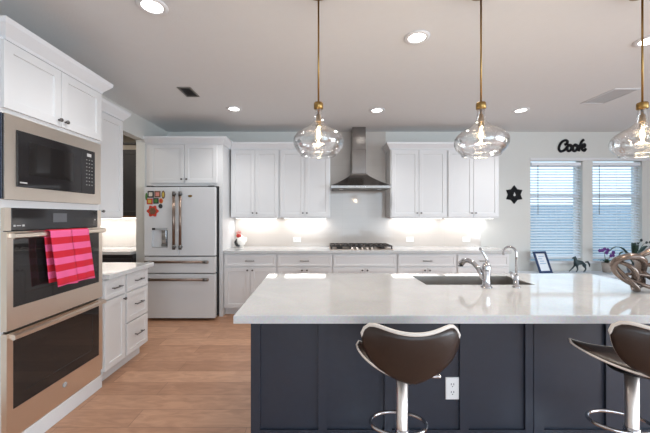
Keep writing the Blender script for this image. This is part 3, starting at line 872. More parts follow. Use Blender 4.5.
# ---------------------------------------------------------------- pantry seen through the opening
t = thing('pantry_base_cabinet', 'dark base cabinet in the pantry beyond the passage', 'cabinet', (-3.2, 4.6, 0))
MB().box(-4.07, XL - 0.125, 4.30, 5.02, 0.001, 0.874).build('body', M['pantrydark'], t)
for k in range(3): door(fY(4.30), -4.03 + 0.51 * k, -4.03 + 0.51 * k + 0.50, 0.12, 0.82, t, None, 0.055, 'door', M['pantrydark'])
wt = MB().box(-4.07, XL - 0.125, 4.26, 5.02, 0.875, 0.915, 0.004).build('worktop', M['quartz']); tag(wt, 'white worktop over dark cabinets in the pantry beyond the passage', 'worktop')
mb = MB(); mb.box(-4.07, XL - 0.122, 5.018, 5.029, 0.916, 1.37); struct(mb, 'wall_pantry_splash', M['tile'])
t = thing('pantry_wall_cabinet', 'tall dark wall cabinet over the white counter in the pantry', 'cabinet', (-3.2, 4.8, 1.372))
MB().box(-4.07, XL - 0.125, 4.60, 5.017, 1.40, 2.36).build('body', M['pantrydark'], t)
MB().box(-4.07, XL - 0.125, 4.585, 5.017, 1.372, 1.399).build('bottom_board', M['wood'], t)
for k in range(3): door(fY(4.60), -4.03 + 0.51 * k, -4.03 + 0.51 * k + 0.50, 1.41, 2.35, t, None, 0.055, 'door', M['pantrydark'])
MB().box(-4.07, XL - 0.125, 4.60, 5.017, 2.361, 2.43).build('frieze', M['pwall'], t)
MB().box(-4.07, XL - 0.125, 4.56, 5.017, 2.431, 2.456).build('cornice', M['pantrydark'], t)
lt = thing('under_cabinet_light', 'lit strip light under the dark pantry wall cabinet', 'light', (-3.2, 4.8, 1.36))
MB().box(-3.9, -2.7, 4.80, 4.83, 1.362, 1.3715).build('diffuser', M['ledstrip'], lt)
area('pantry_lamp', (-3.2, 4.8, 1.355), (0.2, 0, 0), 1.2, 0.05, 5.5, (1.0, 0.97, 0.93))
area('pantry_overhead_light', (-3.2, 3.6, 2.70), (0, 0, 0), 0.3, 0.3, 8, (1.0, 0.90, 0.78))  # unseen area lamp over the pantry, no fitting modelled

# ---------------------------------------------------------------- island
IX0, IX1, IY0, IY1 = -0.402, 2.27, 1.524, 2.645
PX0, PX1, PYF, PYB = -0.371, 2.24, 1.79, 2.60
PXS = lambda px: (px - 317) * 1.79 / 317
t = thing('kitchen_island', 'dark navy panelled kitchen island under the white stone top', 'island', (0.93, 2.2, 0))
mb = MB()
mb.box(PX0, PX1, PYF, PYF + 0.02, 0.001, 0.874); mb.box(PX0, PX0 + 0.02, PYF + 0.02, PYB, 0.001, 0.874); mb.box(PX1 - 0.02, PX1, PYF + 0.02, PYB, 0.001, 0.874)
mb.box(PX0 + 0.02, PX1 - 0.02, PYB - 0.02, PYB, 0.1, 0.874); mb.box(PX0 + 0.02, PX1 - 0.02, PYF + 0.02, PYB - 0.02, 0.1, 0.12); mb.box(PX0 + 0.02, PX1 - 0.02, PYB - 0.09, PYB - 0.07, 0.001, 0.1)
mb.build('body', M['navy'], t)
fr = fY(PYF)
# framed back panels: stiles and rails round recessed fields
def framed(u0, u1, recs):
    mb = MB(); T = 0.014
    zt, zb = 0.873, 0.001; r0, r1 = 0.193, 0.80
    fbox(mb, fr, u0, u1, zb, r0, 0.0005, T); fbox(mb, fr, u0, u1, r1, zt, 0.0005, T)
    e = [u0] + [q for r in recs for q in r] + [u1]
    for k in range(0, len(e), 2): fbox(mb, fr, e[k], e[k + 1], r0, r1, 0.0005, T)
    mb.build('framed_panel', M['navy'], t)
framed(PX0, PXS(531.6), [(PXS(260.5), PXS(318.3)), (PXS(326.8), PXS(384)), (PXS(391.5), PXS(458.9)), (PXS(467.5), PXS(523.8))])
framed(PXS(532.4), PXS(626.6), [(PXS(542.5), PXS(604)), ])
framed(PXS(627.4), PX1, [(PXS(637), PXS(700))])
sx0, sx1, sy0, sy1 = 0.757, 1.52, 2.205, 2.54
mb = MB(); z0, z1 = 0.875, 0.915
def topring(x0, x1, y0, y1, z): return [(x0, y0, z), (x1, y0, z), (x1, y1, z), (x0, y1, z)]
e = 0.004
mb.rings([topring(sx0, sx1, sy0, sy1, z0), topring(IX0, IX1, IY0, IY1, z0), topring(IX0, IX1, IY0, IY1, z1 - e), topring(IX0 + e, IX1 - e, IY0 + e, IY1 - e, z1), topring(sx0, sx1, sy0, sy1, z1), ], False, False, True)
wt = mb.build('island_countertop', M['quartz']); tag(wt, 'large white stone countertop of the island with sink cutout', 'countertop')
t = thing('kitchen_sink', 'stainless undermount sink set in the island countertop', 'sink', ((sx0 + sx1) / 2, 2.37, 0.65))
mb = MB(); b0, b1, th = 0.67, 0.912, 0.005
x0, x1, y0, y1 = sx0 + 0.001, sx1 - 0.001, sy0 + 0.001, sy1 - 0.001
def sr(i, z): return [(x0 + i, y0 + i, z), (x1 - i, y0 + i, z), (x1 - i, y1 - i, z), (x0 + i, y1 - i, z)]
mb.rings([sr(0, b0 - th), sr(0, b1), sr(th, b1), sr(th + 0.004, b0 + 0.02), sr(0.03, b0)], True, False)
mb.build('basin', M['sinksteel'], t)
MB().lathe([(0.045, 0.0), (0.045, 0.004), (0.03, 0.002)], (1.14, 2.38, b0 + 0.0005), 20).build('drain', M['chrome'], t)
outlet('island_outlet', fY(PYF - 0.0002), PXS(452), 0.422, 0.076, 0.124, 'white outlet on the navy island front, right of the nearer bar stool', None)

# faucet
fxx, fyy = 1.133, 2.12
t = thing('kitchen_faucet', 'chrome kitchen faucet with arched spout and lever on top', 'faucet', (fxx, fyy, 0.9155))
mb = MB(); mb.lathe([(0.036, 0), (0.036, 0.006), (0.027, 0.012), (0.023, 0.06), (0.026, 0.10), (0.028, 0.135), (0.023, 0.155), (0.012, 0.165)], (fxx, fyy, 0.9155), 24); mb.build('body', M['chrome'], t)
mb = MB(); mb.tube([(fxx - 0.012, fyy + 0.012, 0.975), (fxx - 0.025, fyy + 0.05, 1.03), (fxx - 0.042, fyy + 0.09, 1.066), (fxx - 0.06, fyy + 0.13, 1.079), (fxx - 0.075, fyy + 0.165, 1.07), (fxx - 0.085, fyy + 0.19, 1.045)],
           [0.018, 0.016, 0.015, 0.016, 0.019, 0.021], 16); sp = mb.build('spout', M['chrome'], t)
mb = MB(); mb.lathe([(0.018, 0), (0.018, 0.004)], (fxx - 0.0855, fyy + 0.192, 1.028), 14); mb.build('aerator', M['dark'], sp)
mb = MB(); mb.tube([(fxx + 0.004, fyy, 1.075), (fxx - 0.002, fyy, 1.11), (fxx - 0.022, fyy + 0.004, 1.15), (fxx - 0.042, fyy + 0.006, 1.178)], [0.010, 0.008, 0.007, 0.010], 12); mb.build('lever', M['chrome'], t)
gx, gy = 1.333, 2.12
t = thing('filter_faucet', 'slim chrome gooseneck filter faucet right of the main faucet', 'faucet', (gx, gy, 0.9155))
mb = MB(); mb.lathe([(0.026, 0), (0.026, 0.005), (0.016, 0.012), (0.015, 0.075), (0.010, 0.085)], (gx, gy, 0.9155), 20); mb.build('body', M['chrome'], t)
pts = [(gx, gy, 0.99), (gx, gy, 1.12)] + [(gx - 0.022 * (1 - math.cos(a)), gy + 0.035 * (1 - math.cos(a)), 1.145 + 0.04 * math.sin(a)) for a in [PI * k / 10 for k in range(11)]] + [(gx - 0.045, gy + 0.072, 1.125)]
mb = MB(); mb.tube(pts, 0.007, 12); mb.build('spout', M['chrome'], t)
mb = MB(); mb.tube([(gx - 0.014, gy, 0.965), (gx - 0.03, gy, 0.985), (gx - 0.034, gy - 0.002, 1.02)], [0.006, 0.006, 0.007], 10); mb.build('lever', M['chrome'], t)

# loop sculpture
SX, SY, SZ = 2.09, 2.02, 0.916
t = thing('loop_sculpture', 'bronze sculpture of interlaced loops standing on the right end of the island', 'sculpture', (SX, SY, SZ))
def loop(cx_, cz, rx_, rz_, tilt, yofs, lean, r, flat, ph=0.0):
    pts, rr = [], []
    for k in range(40):
        a_ = 2 * PI * k / 40
        u, v = rx_ * math.cos(a_), rz_ * math.sin(a_)
        U = u * math.cos(tilt) - v * math.sin(tilt); V_ = u * math.sin(tilt) + v * math.cos(tilt)
        pts.append((SX + cx_ + U, SY + yofs + lean * V_ + 0.03 * math.sin(2 * a_ + ph), SZ + cz + V_)); rr.append(r * (1 + 0.30 * math.sin(a_ + ph)))
    mb = MB(); mb.tube(pts, rr, 10, True, flat, up=(0, 1, 0)); return mb.build('loop', M['sculpt'], t)
loop(-0.088, 0.118, 0.108, 0.074, -0.85, 0.0, -0.15, 0.018, 1.5)
loop(-0.120, 0.085, 0.090, 0.028, -1.15, -0.02, 0.25, 0.013, 1.3, 0.6)
loop(0.070, 0.200, 0.085, 0.048, 0.25, 0.03, 0.2, 0.015, 1.5, 1.0)
loop(0.075, 0.105, 0.088, 0.058, -0.15, -0.02, 0.1, 0.016, 1.4, 2.0)
loop(-0.015, 0.055, 0.10, 0.035, -0.25, -0.03, 0.5, 0.013, 1.5, 1.7)
zmin = min(v.co.z for ch in t.children for v in ch.data.vertices)
t.location.z = SZ - zmin


# ---------------------------------------------------------------- pendants
def make_pendant(px, py):
    t = thing('pendant_light', 'x', 'pendant lamp', (px, py, 2.74), 'glass pendants over the island')
    c = (px, py, 0)
    MB().lathe([(0.06, 2.7385), (0.06, 2.722), (0.012, 2.715)], c, 24).build('ceiling_rose', M['brass'], t)
    MB().lathe([(0.0055, 2.714), (0.0055, 2.07)], c, 12).build('rod', M['brass'], t)
    MB().lathe([(0.008, 2.074), (0.025, 2.072), (0.028, 2.065), (0.028, 2.036), (0.023, 2.031), (0.0, 2.030)], c, 24).build('cap', M['brass'], t)
    mb = MB()
    prof = [(0.021, 2.031), (0.021, 2.012), (0.023, 1.990), (0.028, 1.968), (0.038, 1.948), (0.060, 1.928), (0.098, 1.908), (0.130, 1.885), (0.146, 1.862), (0.1505, 1.842), (0.149, 1.822), (0.141, 1.800), (0.126, 1.780), (0.114, 1.770), (0.108, 1.756)]
    P = []
    for i in range(len(prof) - 1):
        for k in range(2):
            q = k / 2; P.append((prof[i][0] * (1 - q) + prof[i + 1][0] * q, prof[i][1] * (1 - q) + prof[i + 1][1] * q))
    P.append(prof[-1])
    inner = [(r - 0.003, z + 0.001) for r, z in P[::-1]]
    mb.lathe(P + inner, c, 40, caps=False); mb.build('glass_shade', M['shade'], t)
    MB().lathe([(0.0, 2.029), (0.006, 2.029), (0.006, 2.005), (0.013, 2.000), (0.017, 1.960), (0.017, 1.954), (0.0, 1.953)], c, 20).build('socket', M['brass'], t)
    bl = MB().lathe([(0.012, 1.952), (0.016, 1.938), (0.027, 1.900), (0.031, 1.875), (0.026, 1.848), (0.010, 1.834), (0.0, 1.832)], c, 20).build('bulb', M['bulbglass'], t)
    MB().lathe([(0.0, 1.935), (0.006, 1.93), (0.010, 1.90), (0.013, 1.875), (0.008, 1.855), (0.0, 1.852)], c, 12).build('filament', M['filament'], bl)
    return t


PEND = [(0.009, 'leftmost of the three clear glass pendants, above the left part of the island'),
        (0.983, 'middle one of the three clear glass pendants, above the island sink'),
        (1.950, 'rightmost of the three clear glass pendants, above the loop sculpture')]
p0_ = make_pendant(PEND[0][0], 1.9)
for i, (x, lab) in enumerate(PEND):
    o = p0_ if i == 0 else copy_tree(p0_)
    o.location = (x, 1.9, 2.74); o['label'] = lab
    l = bpy.data.lights.new('pendant_lamp', 'POINT'); l.energy = 4.5; l.color = (1.0, 0.80, 0.58); l.shadow_soft_size = 0.032
    lo = bpy.data.objects.new('pendant_lamp', l); lo.location = (x, 1.9, 1.80); COL.objects.link(lo)

# recessed downlights
DLS = [(-1.055, 2.03, 'recessed ceiling light nearest the oven tower crown, at the top left'), (0.752, 2.385, 'recessed ceiling light between the left and middle pendants'), (2.545, 2.425, 'recessed ceiling light beside the right pendant rod'),
       (-1.037, 3.965, 'recessed ceiling light in the far row, in front of the left upper cabinets'), (0.761, 4.02, 'recessed ceiling light in the far row, in front of the range hood'), (2.587, 4.02, 'recessed ceiling light in the far row, at the right')]
def make_dl():
    t = thing('ceiling_light', 'x', 'ceiling light', (0, 0, HC), 'recessed lights in the ceiling')
    MB().lathe([(0.062, 2.7385), (0.095, 2.7385), (0.093, 2.733), (0.072, 2.728), (0.064, 2.731)], (0, 0, 0), 32, caps=False).build('trim_ring', M['trim'], t)
    MB().lathe([(0.0, 2.735), (0.063, 2.735), (0.063, 2.7385), (0.0, 2.7385)], (0, 0, 0), 32, caps=False).build('diffuser', M['led'], t)
    return t
d0 = make_dl()
for i, (x, y, lab) in enumerate(DLS):
    o = d0 if i == 0 else copy_tree(d0)
    o.location = (x, y, HC); o['label'] = lab
    l = bpy.data.lights.new('downlight_lamp', 'SPOT'); l.energy = 26; l.color = (1.0, 0.975, 0.95); l.spot_size = 2.3; l.spot_blend = 0.8; l.shadow_soft_size = 0.06
    lo = bpy.data.objects.new('downlight_lamp', l); lo.location = (x, y, 2.715); COL.objects.link(lo)


def vent(x0, x1, y0, y1, lab, mat, back, n=9):
    t = thing('ceiling_vent', lab, 'vent', ((x0 + x1) / 2, (y0 + y1) / 2, HC))
    mb = MB(); b = 0.018; z0, z1 = HC - 0.008, HC - 0.0008
    mb.box(x0, x1, y0, y0 + b, z0, z1); mb.box(x0, x1, y1 - b, y1, z0, z1); mb.box(x0, x0 + b, y0 + b, y1 - b, z0, z1); mb.box(x1 - b, x1, y0 + b, y1 - b, z0, z1)
    mb.build('vent_frame', mat, t)
    MB().box(x0 + b, x1 - b, y0 + b, y1 - b, HC - 0.003, z1).build('duct', back, t)
    mb = MB()
    for k in range(n):
        yy = y0 + b + (y1 - y0 - 2 * b) * (k + 0.5) / n
        mb.hexa([(x0 + b, yy - 0.005, z0), (x1 - b, yy - 0.005, z0), (x1 - b, yy - 0.003, z0), (x0 + b, yy - 0.003, z0), (x0 + b, yy + 0.003, HC - 0.004), (x1 - b, yy + 0.003, HC - 0.004), (x1 - b, yy + 0.005, HC - 0.004), (x0 + b, yy + 0.005, HC - 0.004)])
    mb.build('louvre', mat, t)
vent(-1.462, -1.318, 3.30, 3.56, 'dark louvred ceiling vent at the left, above the refrigerator side', M['grey'], M['dark'])
vent(3.14, 3.42, 3.34, 3.78, 'pale louvred ceiling vent at the right, near the windows', M['trim'], M['ventpale'], 12)


# ---------------------------------------------------------------- bar stools
def make_stool():
    t = thing('bar_stool', 'x', 'bar stool', (0, 0, 0), 'bar stools at the island')
    def wid(q): return 0.194 * max(0.0, 1 - (1 - q) ** 2.5) ** 0.5 * (1 - 0.07 * max(0.0, (q - 0.70) / 0.30) ** 3)
    def swid(q): return 0.200 * math.sin(PI / 2 * min(1.0, q)) ** 0.55 * (1 - 0.08 * max(0.0, (q - 0.75) / 0.25) ** 3)
    def seatp(s_, q):
        return Vector((s_ * swid(q), -0.150 + 0.270 * q, 0.733 + 0.018 * q + 0.030 * s_ * s_ * q))
    def backp(s_, q):
        return Vector((s_ * wid(q), -0.175 - 0.05 * q + 0.075 * s_ * s_ * (0.3 + 0.7 * q), 0.742 + 0.202 * q + (0.036 * s_ * s_ - 0.040 * abs(s_) ** 9) * q ** 4))
    def shell(f, name, th, sgn, rs_, rt_):
        NS, NQ = 20, 14
        qs = [0.004 + 0.996 * (k / NQ) ** 1.6 for k in range(NQ + 1)]
        G = [[f(-1 + 2 * j / NS, q) for j in range(NS + 1)] for q in qs]
        def nrm(i, j):
            a_ = G[min(i + 1, NQ)][j] - G[max(i - 1, 0)][j]; b_ = G[i][min(j + 1, NS)] - G[i][max(j - 1, 0)]
            n = a_.cross(b_); return n.normalized() * sgn if n.length > 1e-9 else Vector((0, 0, 1))
        mb = MB(); A = []; B = []
        for i in range(NQ + 1):
            A.append([]); B.append([])
            for j in range(NS + 1):
                n = nrm(i, j); ed = 1.0 - 0.75 * max(abs(-1 + 2 * j / NS) ** 6, (i / NQ) ** 8)
                A[i].append(mb.bm.verts.new(G[i][j] + n * th * ed)); B[i].append(mb.bm.verts.new(G[i][j] - n * th * ed))
        for i in range(NQ):
            for j in range(NS):
                mb.face([A[i][j], A[i][j + 1], A[i + 1][j + 1], A[i + 1][j]], True); mb.face([B[i][j], B[i + 1][j], B[i + 1][j + 1], B[i][j + 1]], True)
            mb.face([A[i][0], A[i + 1][0], B[i + 1][0], B[i][0]], True); mb.face([A[i][NS], B[i][NS], B[i + 1][NS], A[i + 1][NS]], True)
        for j in range(NS):
            mb.face([A[0][j], B[0][j], B[0][j + 1], A[0][j + 1]], True); mb.face([A[NQ][j], A[NQ][j + 1], B[NQ][j + 1], B[NQ][j]], True)
        o = mb.build(name, M['leather'], t)
        edge = [G[i][0] for i in range(NQ + 1)] + [G[NQ][j] for j in range(1, NS)] + [G[NQ - i][NS] for i in range(NQ + 1)]
        mb = MB(); mb.tube(edge, [rs_ if i < NQ - 1 or i > len(edge) - NQ else rt_ for i in range(len(edge))], 8); mb.build('piping', M['piping'], o)
        return o
    shell(seatp, 'seat', 0.016, 1, 0.005, 0.005); shell(backp, 'backrest', 0.014, 1, 0.0012, 0.0080)
    for s_ in (-1, 1):
        mb = MB(); mb.tube([(0.05 * s_, -0.06, 0.752), (0.055 * s_, -0.125, 0.758), (0.06 * s_, -0.158, 0.79), (0.06 * s_, -0.166, 0.83)], 0.006, 8); mb.build('bracket', M['chrome'], t)
    mb = MB(); mb.lathe([(0.085, 0.700), (0.085, 0.706), (0.04, 0.712), (0.035, 0.725)], (0, 0, 0), 24); mb.build('seat_mount', M['dark'], t)
    mb = MB(); mb.lathe([(0.0255, 0.03), (0.0255, 0.70)], (0, 0, 0), 24); mb.build('column', M['polished'], t)
    mb = MB(); mb.lathe([(0.20, 0.001), (0.20, 0.010), (0.16, 0.018), (0.05, 0.028), (0.03, 0.05)], (0, 0, 0), 40); mb.build('base', M['chrome'], t)
    mb = MB(); mb.tube([(-0.005 + 0.128 * math.cos(a_), 0.062 + 0.085 * math.sin(a_), 0.425) for a_ in [2 * PI * k / 36 for k in range(36)]], 0.0085, 10, True)
    mb.lathe([(0.030, 0.405), (0.030, 0.445)], (0, 0, 0), 20); mb.build('footrest', M['chrome'], t)
    mb = MB(); mb.tube([(0.02, 0.0, 0.695), (0.10, -0.03, 0.69), (0.155, -0.045, 0.70)], [0.005, 0.005, 0.008], 8); mb.build('height_lever', M['chrome'], t)
    return t
s0 = make_stool()
s0.location = (0.381, 1.42, 0); s0.rotation_euler = (0, 0, math.radians(-3)); s0['label'] = 'brown leather bar stool left of the white outlet, its back to the camera'
s1 = copy_tree(s0); s1.location = (1.42, 1.43, 0); s1.rotation_euler = (0, 0, math.radians(-8)); s1['label'] = 'brown leather bar stool at the right edge, turned sideways with its seat showing'

# ---------------------------------------------------------------- window blinds
for i, (a, b) in enumerate(WIN):
    x0, x1 = a + 0.012, b - 0.012
    t = thing('window_blind', ['white slatted blind in the left breakfast window', 'white slatted blind in the right breakfast window, behind the orchids', 'white slatted blind in the far right window'][i], 'blind', ((x0 + x1) / 2, YB + 0.055, 2.20), 'blinds in the breakfast windows')
    MB().box(x0, x1, YB + 0.022, YB + 0.088, 2.205, 2.255, 0.004).build('headrail', M['blind'], t)
    mb = MB(); zb, zt, n = 0.775, 2.195, 33
    ta = math.radians(27); dy, dz = 0.024 * math.cos(ta), 0.024 * math.sin(ta)
    for k in range(n):
        z = zb + (zt - zb) * k / (n - 1); yc = YB + 0.055
        mb.hexa([(x0, yc - dy, z - dz - 0.0012), (x1, yc - dy, z - dz - 0.0012), (x1, yc + dy, z + dz - 0.0012), (x0, yc + dy, z + dz - 0.0012),
                 (x0, yc - dy, z - dz + 0.0012), (x1, yc - dy, z - dz + 0.0012), (x1, yc + dy, z + dz + 0.0012), (x0, yc + dy, z + dz + 0.0012)])
    mb.build('slat', M['blind'], t)['kind'] = 'stuff'
    for q in (0.10, 0.5, 0.90):
        mb = MB(); mb.tube([(x0 + (x1 - x0) * q, YB + 0.028, 0.75), (x0 + (x1 - x0) * q, YB + 0.028, 2.205)], 0.0015, 6); mb.build('ladder_cord', M['blind'], t)
    MB().box(x0, x1, YB + 0.032, YB + 0.078, 0.728, 0.750, 0.004).build('bottom_rail', M['blind'], t)
    MB().tube([(x0 + 0.10, YB + 0.018, 2.21), (x0 + 0.10, YB + 0.016, 1.42)], 0.004, 8).build('tilt_wand', M['grey'], t)

# ---------------------------------------------------------------- wall decorations
k_ = 5.04 / 317.0
def wpt(cx_, cy_):   # drawing grid of the lettering -> wall
    return ((540 + cx_ / 10.83 - 317) * k_, CAMH - (130 + cy_ / 10.83 - 216.5) * k_)
def smooth(pts, n=6):
    out = []
    P = [pts[0]] + pts + [pts[-1]]
    for i in range(1, len(P) - 2):
        for k in range(n):
            q = k / n
            out.append(tuple(0.5 * (2 * P[i][d] + (P[i + 1][d] - P[i - 1][d]) * q + (2 * P[i - 1][d] - 5 * P[i][d] + 4 * P[i + 1][d] - P[i + 2][d]) * q * q + (3 * P[i][d] - P[i - 1][d] - 3 * P[i + 1][d] + P[i + 2][d]) * q ** 3) for d in (0, 1)))
    out.append(pts[-1]); return out
STROKES = [[(268, 160), (292, 148), (298, 122), (275, 112), (240, 128), (214, 165), (206, 205), (222, 230), (252, 226), (280, 205), (298, 178)],
           [(318, 160), (298, 185), (300, 220), (322, 226), (342, 200), (338, 168), (318, 160), (330, 172), (352, 178)],
           [(380, 158), (358, 184), (360, 220), (382, 226), (404, 198), (400, 166), (380, 158), (392, 170), (420, 172)],
           [(418, 230), (432, 180), (450, 130), (474, 104)],
           [(432, 196), (462, 160), (486, 158), (482, 180), (448, 190), (464, 216), (482, 224), (498, 200)]]
t = thing('cook_sign', 'black script wall sign reading Cook above the windows', 'sign', (wpt(350, 170)[0], YB - 0.01, wpt(350, 170)[1]))
for nm, ss in (('letter_c', STROKES[:1]), ('letter_o', STROKES[1:2]), ('letter_o', STROKES[2:3]), ('letter_k', STROKES[3:])):
    mb = MB()
    for st in ss: mb.tube([(wpt(*p)[0], YB - 0.0095, wpt(*p)[1]) for p in smooth(st)], 0.0205, 10, flat=0.55, up=(0, 1, 0))
    mb.build(nm, M['blackmetal'], t)

sxx, szz = (514.3 - 317) * k_, CAMH - (194.6 - 216.5) * k_
t = thing('star_ornament', 'black six pointed star ornament on the wall left of the windows', 'wall ornament', (sxx, YB - 0.01, szz))
def star(R, r, n, ph=PI / 2): return [(sxx + (R if k % 2 == 0 else r) * math.cos(ph + PI * k / n), szz + (R if k % 2 == 0 else r) * math.sin(ph + PI * k / n)) for k in range(2 * n)]
mb = MB(); mb.prism(star(0.148, 0.098, 6), YB - 0.014, YB - 0.001); mb.build('star_plate', M['blackmetal'], t)
mb = MB(); pts = star(0.118, 0.074, 6); mb.tube([(x, YB - 0.016, z) for x, z in pts], 0.006, 6, True)
mb.tube([(sxx + 0.05 * math.cos(a_), YB - 0.016, szz + 0.05 * math.sin(a_)) for a_ in [2 * PI * k / 24 for k in range(24)]], 0.006, 6, True); mb.build('raised_rim', M['blackmetal'], t)
mb = MB(); mb.prism([(sxx, szz + 0.038)] + [(sxx + 0.017 * math.cos(a_), szz - 0.008 + 0.017 * math.sin(a_)) for a_ in [0.4 - (PI + 0.8) * k / 10 for k in range(11)]], YB - 0.018, YB - 0.0145); mb.build('drop_inlay', M['mark'], t)

# ---------------------------------------------------------------- window bench and the things on it
BZ = 0.53
t = thing('window_bench', 'low pale painted bench under the breakfast windows', 'bench', (4.6, 4.86, 0))
MB().box(3.0, 6.1, 4.64, 5.03, BZ - 0.035, BZ, 0.004).build('top', M['bench'], t)
mb = MB(); mb.box(3.03, 6.07, 4.68, 5.03, 0.001, BZ - 0.0355); mb.build('body', M['bench'], t)
for k in range(4): door(fY(4.68), 3.06 + 0.755 * k, 3.06 + 0.755 * k + 0.74, 0.10, 0.47, t, None, 0.06, 'door', M['bench'])

# picture frame
t = thing('picture_frame', 'navy picture frame with a pale print leaning on the bench', 'picture frame', (3.44, 4.86, BZ + 0.001))
def fram(u, v, n): return (3.442 + (u + 0.02) * 0.98 + (0.5 - 0.5 * v / 0.32) * 0.075 - 0.035, 4.80 - n + 0.10 * v / 0.3 + u * 0.15, BZ + 0.006 + v)
def fb(mb, u0, u1, v0, v1, n0, n1): fbox(mb, fram, u0, u1, v0, v1, n0, n1)
mb = MB(); W_, H_ = 0.112, 0.315; b = 0.030
fb(mb, -W_, -W_ + b, 0, H_, 0, 0.02); fb(mb, W_ - b, W_, 0, H_, 0, 0.02); fb(mb, -W_ + b, W_ - b, 0, b, 0, 0.02); fb(mb, -W_ + b, W_ - b, H_ - b, H_, 0, 0.02); fb(mb, -W_ + b, W_ - b, b, H_ - b, 0, 0.004)
mb.build('moulding', M['navyframe'], t)
mb = MB(); fb(mb, -W_ + b, W_ - b, b, H_ - b, 0.0045, 0.008); pr = mb.build('print', M['paper'], t)
mb = MB()
for k in range(4): fb(mb, -0.055 + 0.015 * (k % 2), 0.055 - 0.02 * (k % 3), 0.13 + 0.035 * k, 0.142 + 0.035 * k, 0.0085, 0.0095)
mb.build('print_mark', M['inkblue'], pr)
mb = MB(); fb(mb, -0.02, 0.02, 0.0, 0.20, -0.01, -0.0005); mb.build('back_leg', M['navyframe'], t)

# horse figurine
hx_, hy_, hz_ = 4.015, 4.86, BZ
t = thing('horse_figurine', 'small dark verdigris horse figurine standing on the bench', 'figurine', (hx_, hy_, hz_))
me = bpy.data.meshes.new('horse_body')
V = [(0.0, 0, 0.155), (0.05, 0, 0.158), (0.085, 0, 0.15), (-0.045, 0, 0.152), (-0.058, 0, 0.190), (-0.064, 0, 0.225), (-0.070, 0, 0.236), (-0.100, 0, 0.212),
     (-0.05, 0.02, 0.10), (-0.085, 0.025, 0.055), (-0.13, 0.025, 0.012), (-0.045, -0.02, 0.10), (-0.035, -0.022, 0.05), (-0.06, -0.022, 0.01),
     (0.085, 0.02, 0.10), (0.125, 0.022, 0.06), (0.105, 0.022, 0.010), (0.075, -0.02, 0.10), (0.085, -0.022, 0.055), (0.05, -0.022, 0.010)]
V = [(hx_ + x * 1.02, hy_ + y, hz_ + z) for x, y, z in V]
E = [(0, 1), (1, 2), (0, 3), (3, 4), (4, 5), (5, 6), (6, 7), (3, 8), (8, 9), (9, 10), (3, 11), (11, 12), (12, 13), (2, 14), (14, 15), (15, 16), (2, 17), (17, 18), (18, 19)]
Rr = [0.029, 0.027, 0.029, 0.029, 0.020, 0.016, 0.016, 0.010] + [0.014, 0.009, 0.007] * 2 + [0.016, 0.010, 0.007] * 2
me.from_pydata([tuple(Vector(v) - Vector((hx_, hy_, hz_))) for v in V], E, [])
ho = bpy.data.objects.new('horse_body', me); COL.objects.link(ho); ho.parent = t; me.materials.append(M['horse'])
md = ho.modifiers.new('skin', 'SKIN'); md.use_smooth_shade = True
sv = me.skin_vertices[0].data
for i, r in enumerate(Rr): sv[i].radius = (r, r); sv[i].use_root = (i == 0)
sd = ho.modifiers.new('sub', 'SUBSURF'); sd.levels = 2; sd.render_levels = 2
ORG[ho.name] = ORG[t.name]
mb = MB(); mb.tube([(hx_ + 0.10, hy_, hz_ + 0.16), (hx_ + 0.135, hy_, hz_ + 0.165), (hx_ + 0.16, hy_, hz_ + 0.13), (hx_ + 0.165, hy_, hz_ + 0.085)], [0.010, 0.014, 0.013, 0.004], 8); mb.build('tail', M['horse'], t)
mb = MB(); mb.tube([(hx_ - 0.036, hy_, hz_ + 0.185), (hx_ - 0.046, hy_, hz_ + 0.222), (hx_ - 0.060, hy_, hz_ + 0.252)], [0.010, 0.014, 0.007], 8, flat=0.6); mb.build('mane', M['horse'], t)


# orchids
def blade(mb, p0, p1, p2, wd, n=9, cup=0.25):
    P0, P1, P2 = Vector(p0), Vector(p1), Vector(p2); L_, Rr_, Cc = [], [], []
    for k in range(n + 1):
        q = k / n; c = P0 * (1 - q) ** 2 + P1 * 2 * q * (1 - q) + P2 * q * q
        d = (P1 - P0) * 2 * (1 - q) + (P2 - P1) * 2 * q
        s_ = d.cross(Vector((0, 0, 1)));
        if s_.length < 1e-5: s_ = Vector((1, 0, 0))
        s_.normalize(); w2 = wd * (math.sin(PI * (0.12 + 0.86 * q)) ** 0.8); up = Vector((0, 0, w2 * cup))
        L_.append(mb.bm.verts.new(c - s_ * w2 + up)); Cc.append(mb.bm.verts.new(c)); Rr_.append(mb.bm.verts.new(c + s_ * w2 + up))
    for k in range(n):
        mb.face([L_[k], Cc[k], Cc[k + 1], L_[k + 1]], True); mb.face([Cc[k], Rr_[k], Rr_[k + 1], Cc[k + 1]], True)


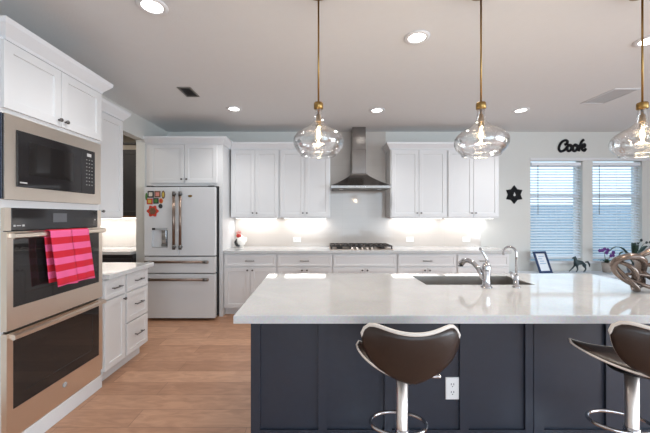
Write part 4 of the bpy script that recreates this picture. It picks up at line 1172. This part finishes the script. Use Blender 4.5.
def orchid(x, y, z, lab, potprof, potmat, leaves, stems, petal, mk):
    t = thing('potted_orchid', lab, 'potted plant', (x, y, z), 'potted orchids on the window bench')
    zt = potprof[-1][1]
    pr_ = potprof + [(potprof[-1][0] - 0.008, zt), (potprof[-1][0] - 0.012, zt - 0.02)]
    MB().lathe(pr_, (x, y, z), 24).build('pot', potmat, t)
    mb = MB()
    for an, ln, hh, wd in leaves:
        ca, sa = math.cos(an), math.sin(an)
        blade(mb, (x, y, z + zt - 0.015), (x + ca * ln * 0.5, y + sa * ln * 0.5, z + zt + hh * 1.3), (x + ca * ln, y + sa * ln, z + zt + hh * 0.6), wd)
    lf = mb.build('leaves', M['leaf'], t); sm = lf.modifiers.new('thickness', 'SOLIDIFY'); sm.thickness = 0.002
    for pts, fl in stems:
        mb = MB(); P3 = [(x + a_, y + c_, z + b_) for a_, b_, c_ in pts]; mb.tube(P3, 0.0035, 6); st = mb.build('stem', M['stemg'], t)
        for a_, b_, c_, r in fl:
            mb = MB(); c = Vector((x + a_, y + c_, z + b_))
            for k in range(5):
                q = 2 * PI * k / 5 + PI / 2 + a_ * 9
                mb.ball(c + Vector((math.cos(q), -0.1, math.sin(q))) * r * 0.55, r * 0.52, (1, 0.35, 1), 8)
            mb.ball(c + Vector((0, -0.012, 0)), r * 0.3, seg=8)
            mb.build('blossom' if petal == 'petal' else 'bud', M[mk], st)
    return t


ox, oy = (606.6 - 317) * 4.88 / 317, 4.88
orchid(ox, oy, BZ + 0.001, 'purple flowering orchid in a small stone pot on the bench', [(0.045, 0), (0.05, 0.004), (0.065, 0.15)], M['pot'],
       [(0.1, 0.13, 0.04, 0.022), (0.9, 0.10, 0.06, 0.02), (2.2, 0.10, 0.05, 0.02), (3.3, 0.12, 0.04, 0.02), (5.2, 0.14, 0.05, 0.022)],
       [([(-0.01, 0.13, 0), (-0.035, 0.24, -0.01), (-0.05, 0.32, -0.01), (-0.10, 0.345, -0.01)], [(-0.115, 0.335, -0.01, 0.027), (-0.085, 0.34, -0.02, 0.028), (-0.04, 0.36, -0.01, 0.027), (-0.02, 0.305, -0.02, 0.030), (0.01, 0.345, -0.01, 0.028)]),
        ([(0.015, 0.13, 0), (0.03, 0.22, -0.01), (0.05, 0.30, -0.02)], [(0.075, 0.305, -0.03, 0.03), (0.04, 0.26, -0.03, 0.027), (0.085, 0.26, -0.02, 0.024)])], 'petal', 'petal')
ox2 = (634 - 317) * 4.80 / 317
orchid(ox2, 4.80, BZ + 0.001, 'broad leaved orchid without flowers in a slate blue pot behind the loop sculpture', [(0.06, 0), (0.07, 0.01), (0.085, 0.09), (0.075, 0.13)], M['potblue'],
       [(3.1, 0.37, 0.32, 0.028), (3.4, 0.33, 0.24, 0.026), (0.1, 0.36, 0.33, 0.030), (5.6, 0.25, 0.30, 0.03), (4.2, 0.16, 0.36, 0.028), (0.8, 0.22, 0.38, 0.03)],
       [([(0.0, 0.12, 0), (0.01, 0.28, 0), (0.05, 0.42, 0.0), (0.10, 0.49, 0.0)], [(0.11, 0.50, 0, 0.022), (0.06, 0.45, 0, 0.016)]),
        ([(0.02, 0.12, 0), (0.05, 0.30, 0), (0.14, 0.44, 0.0), (0.24, 0.47, 0.0)], [(0.25, 0.47, 0, 0.024), (0.19, 0.465, 0, 0.02)])], 'bud', 'horse')
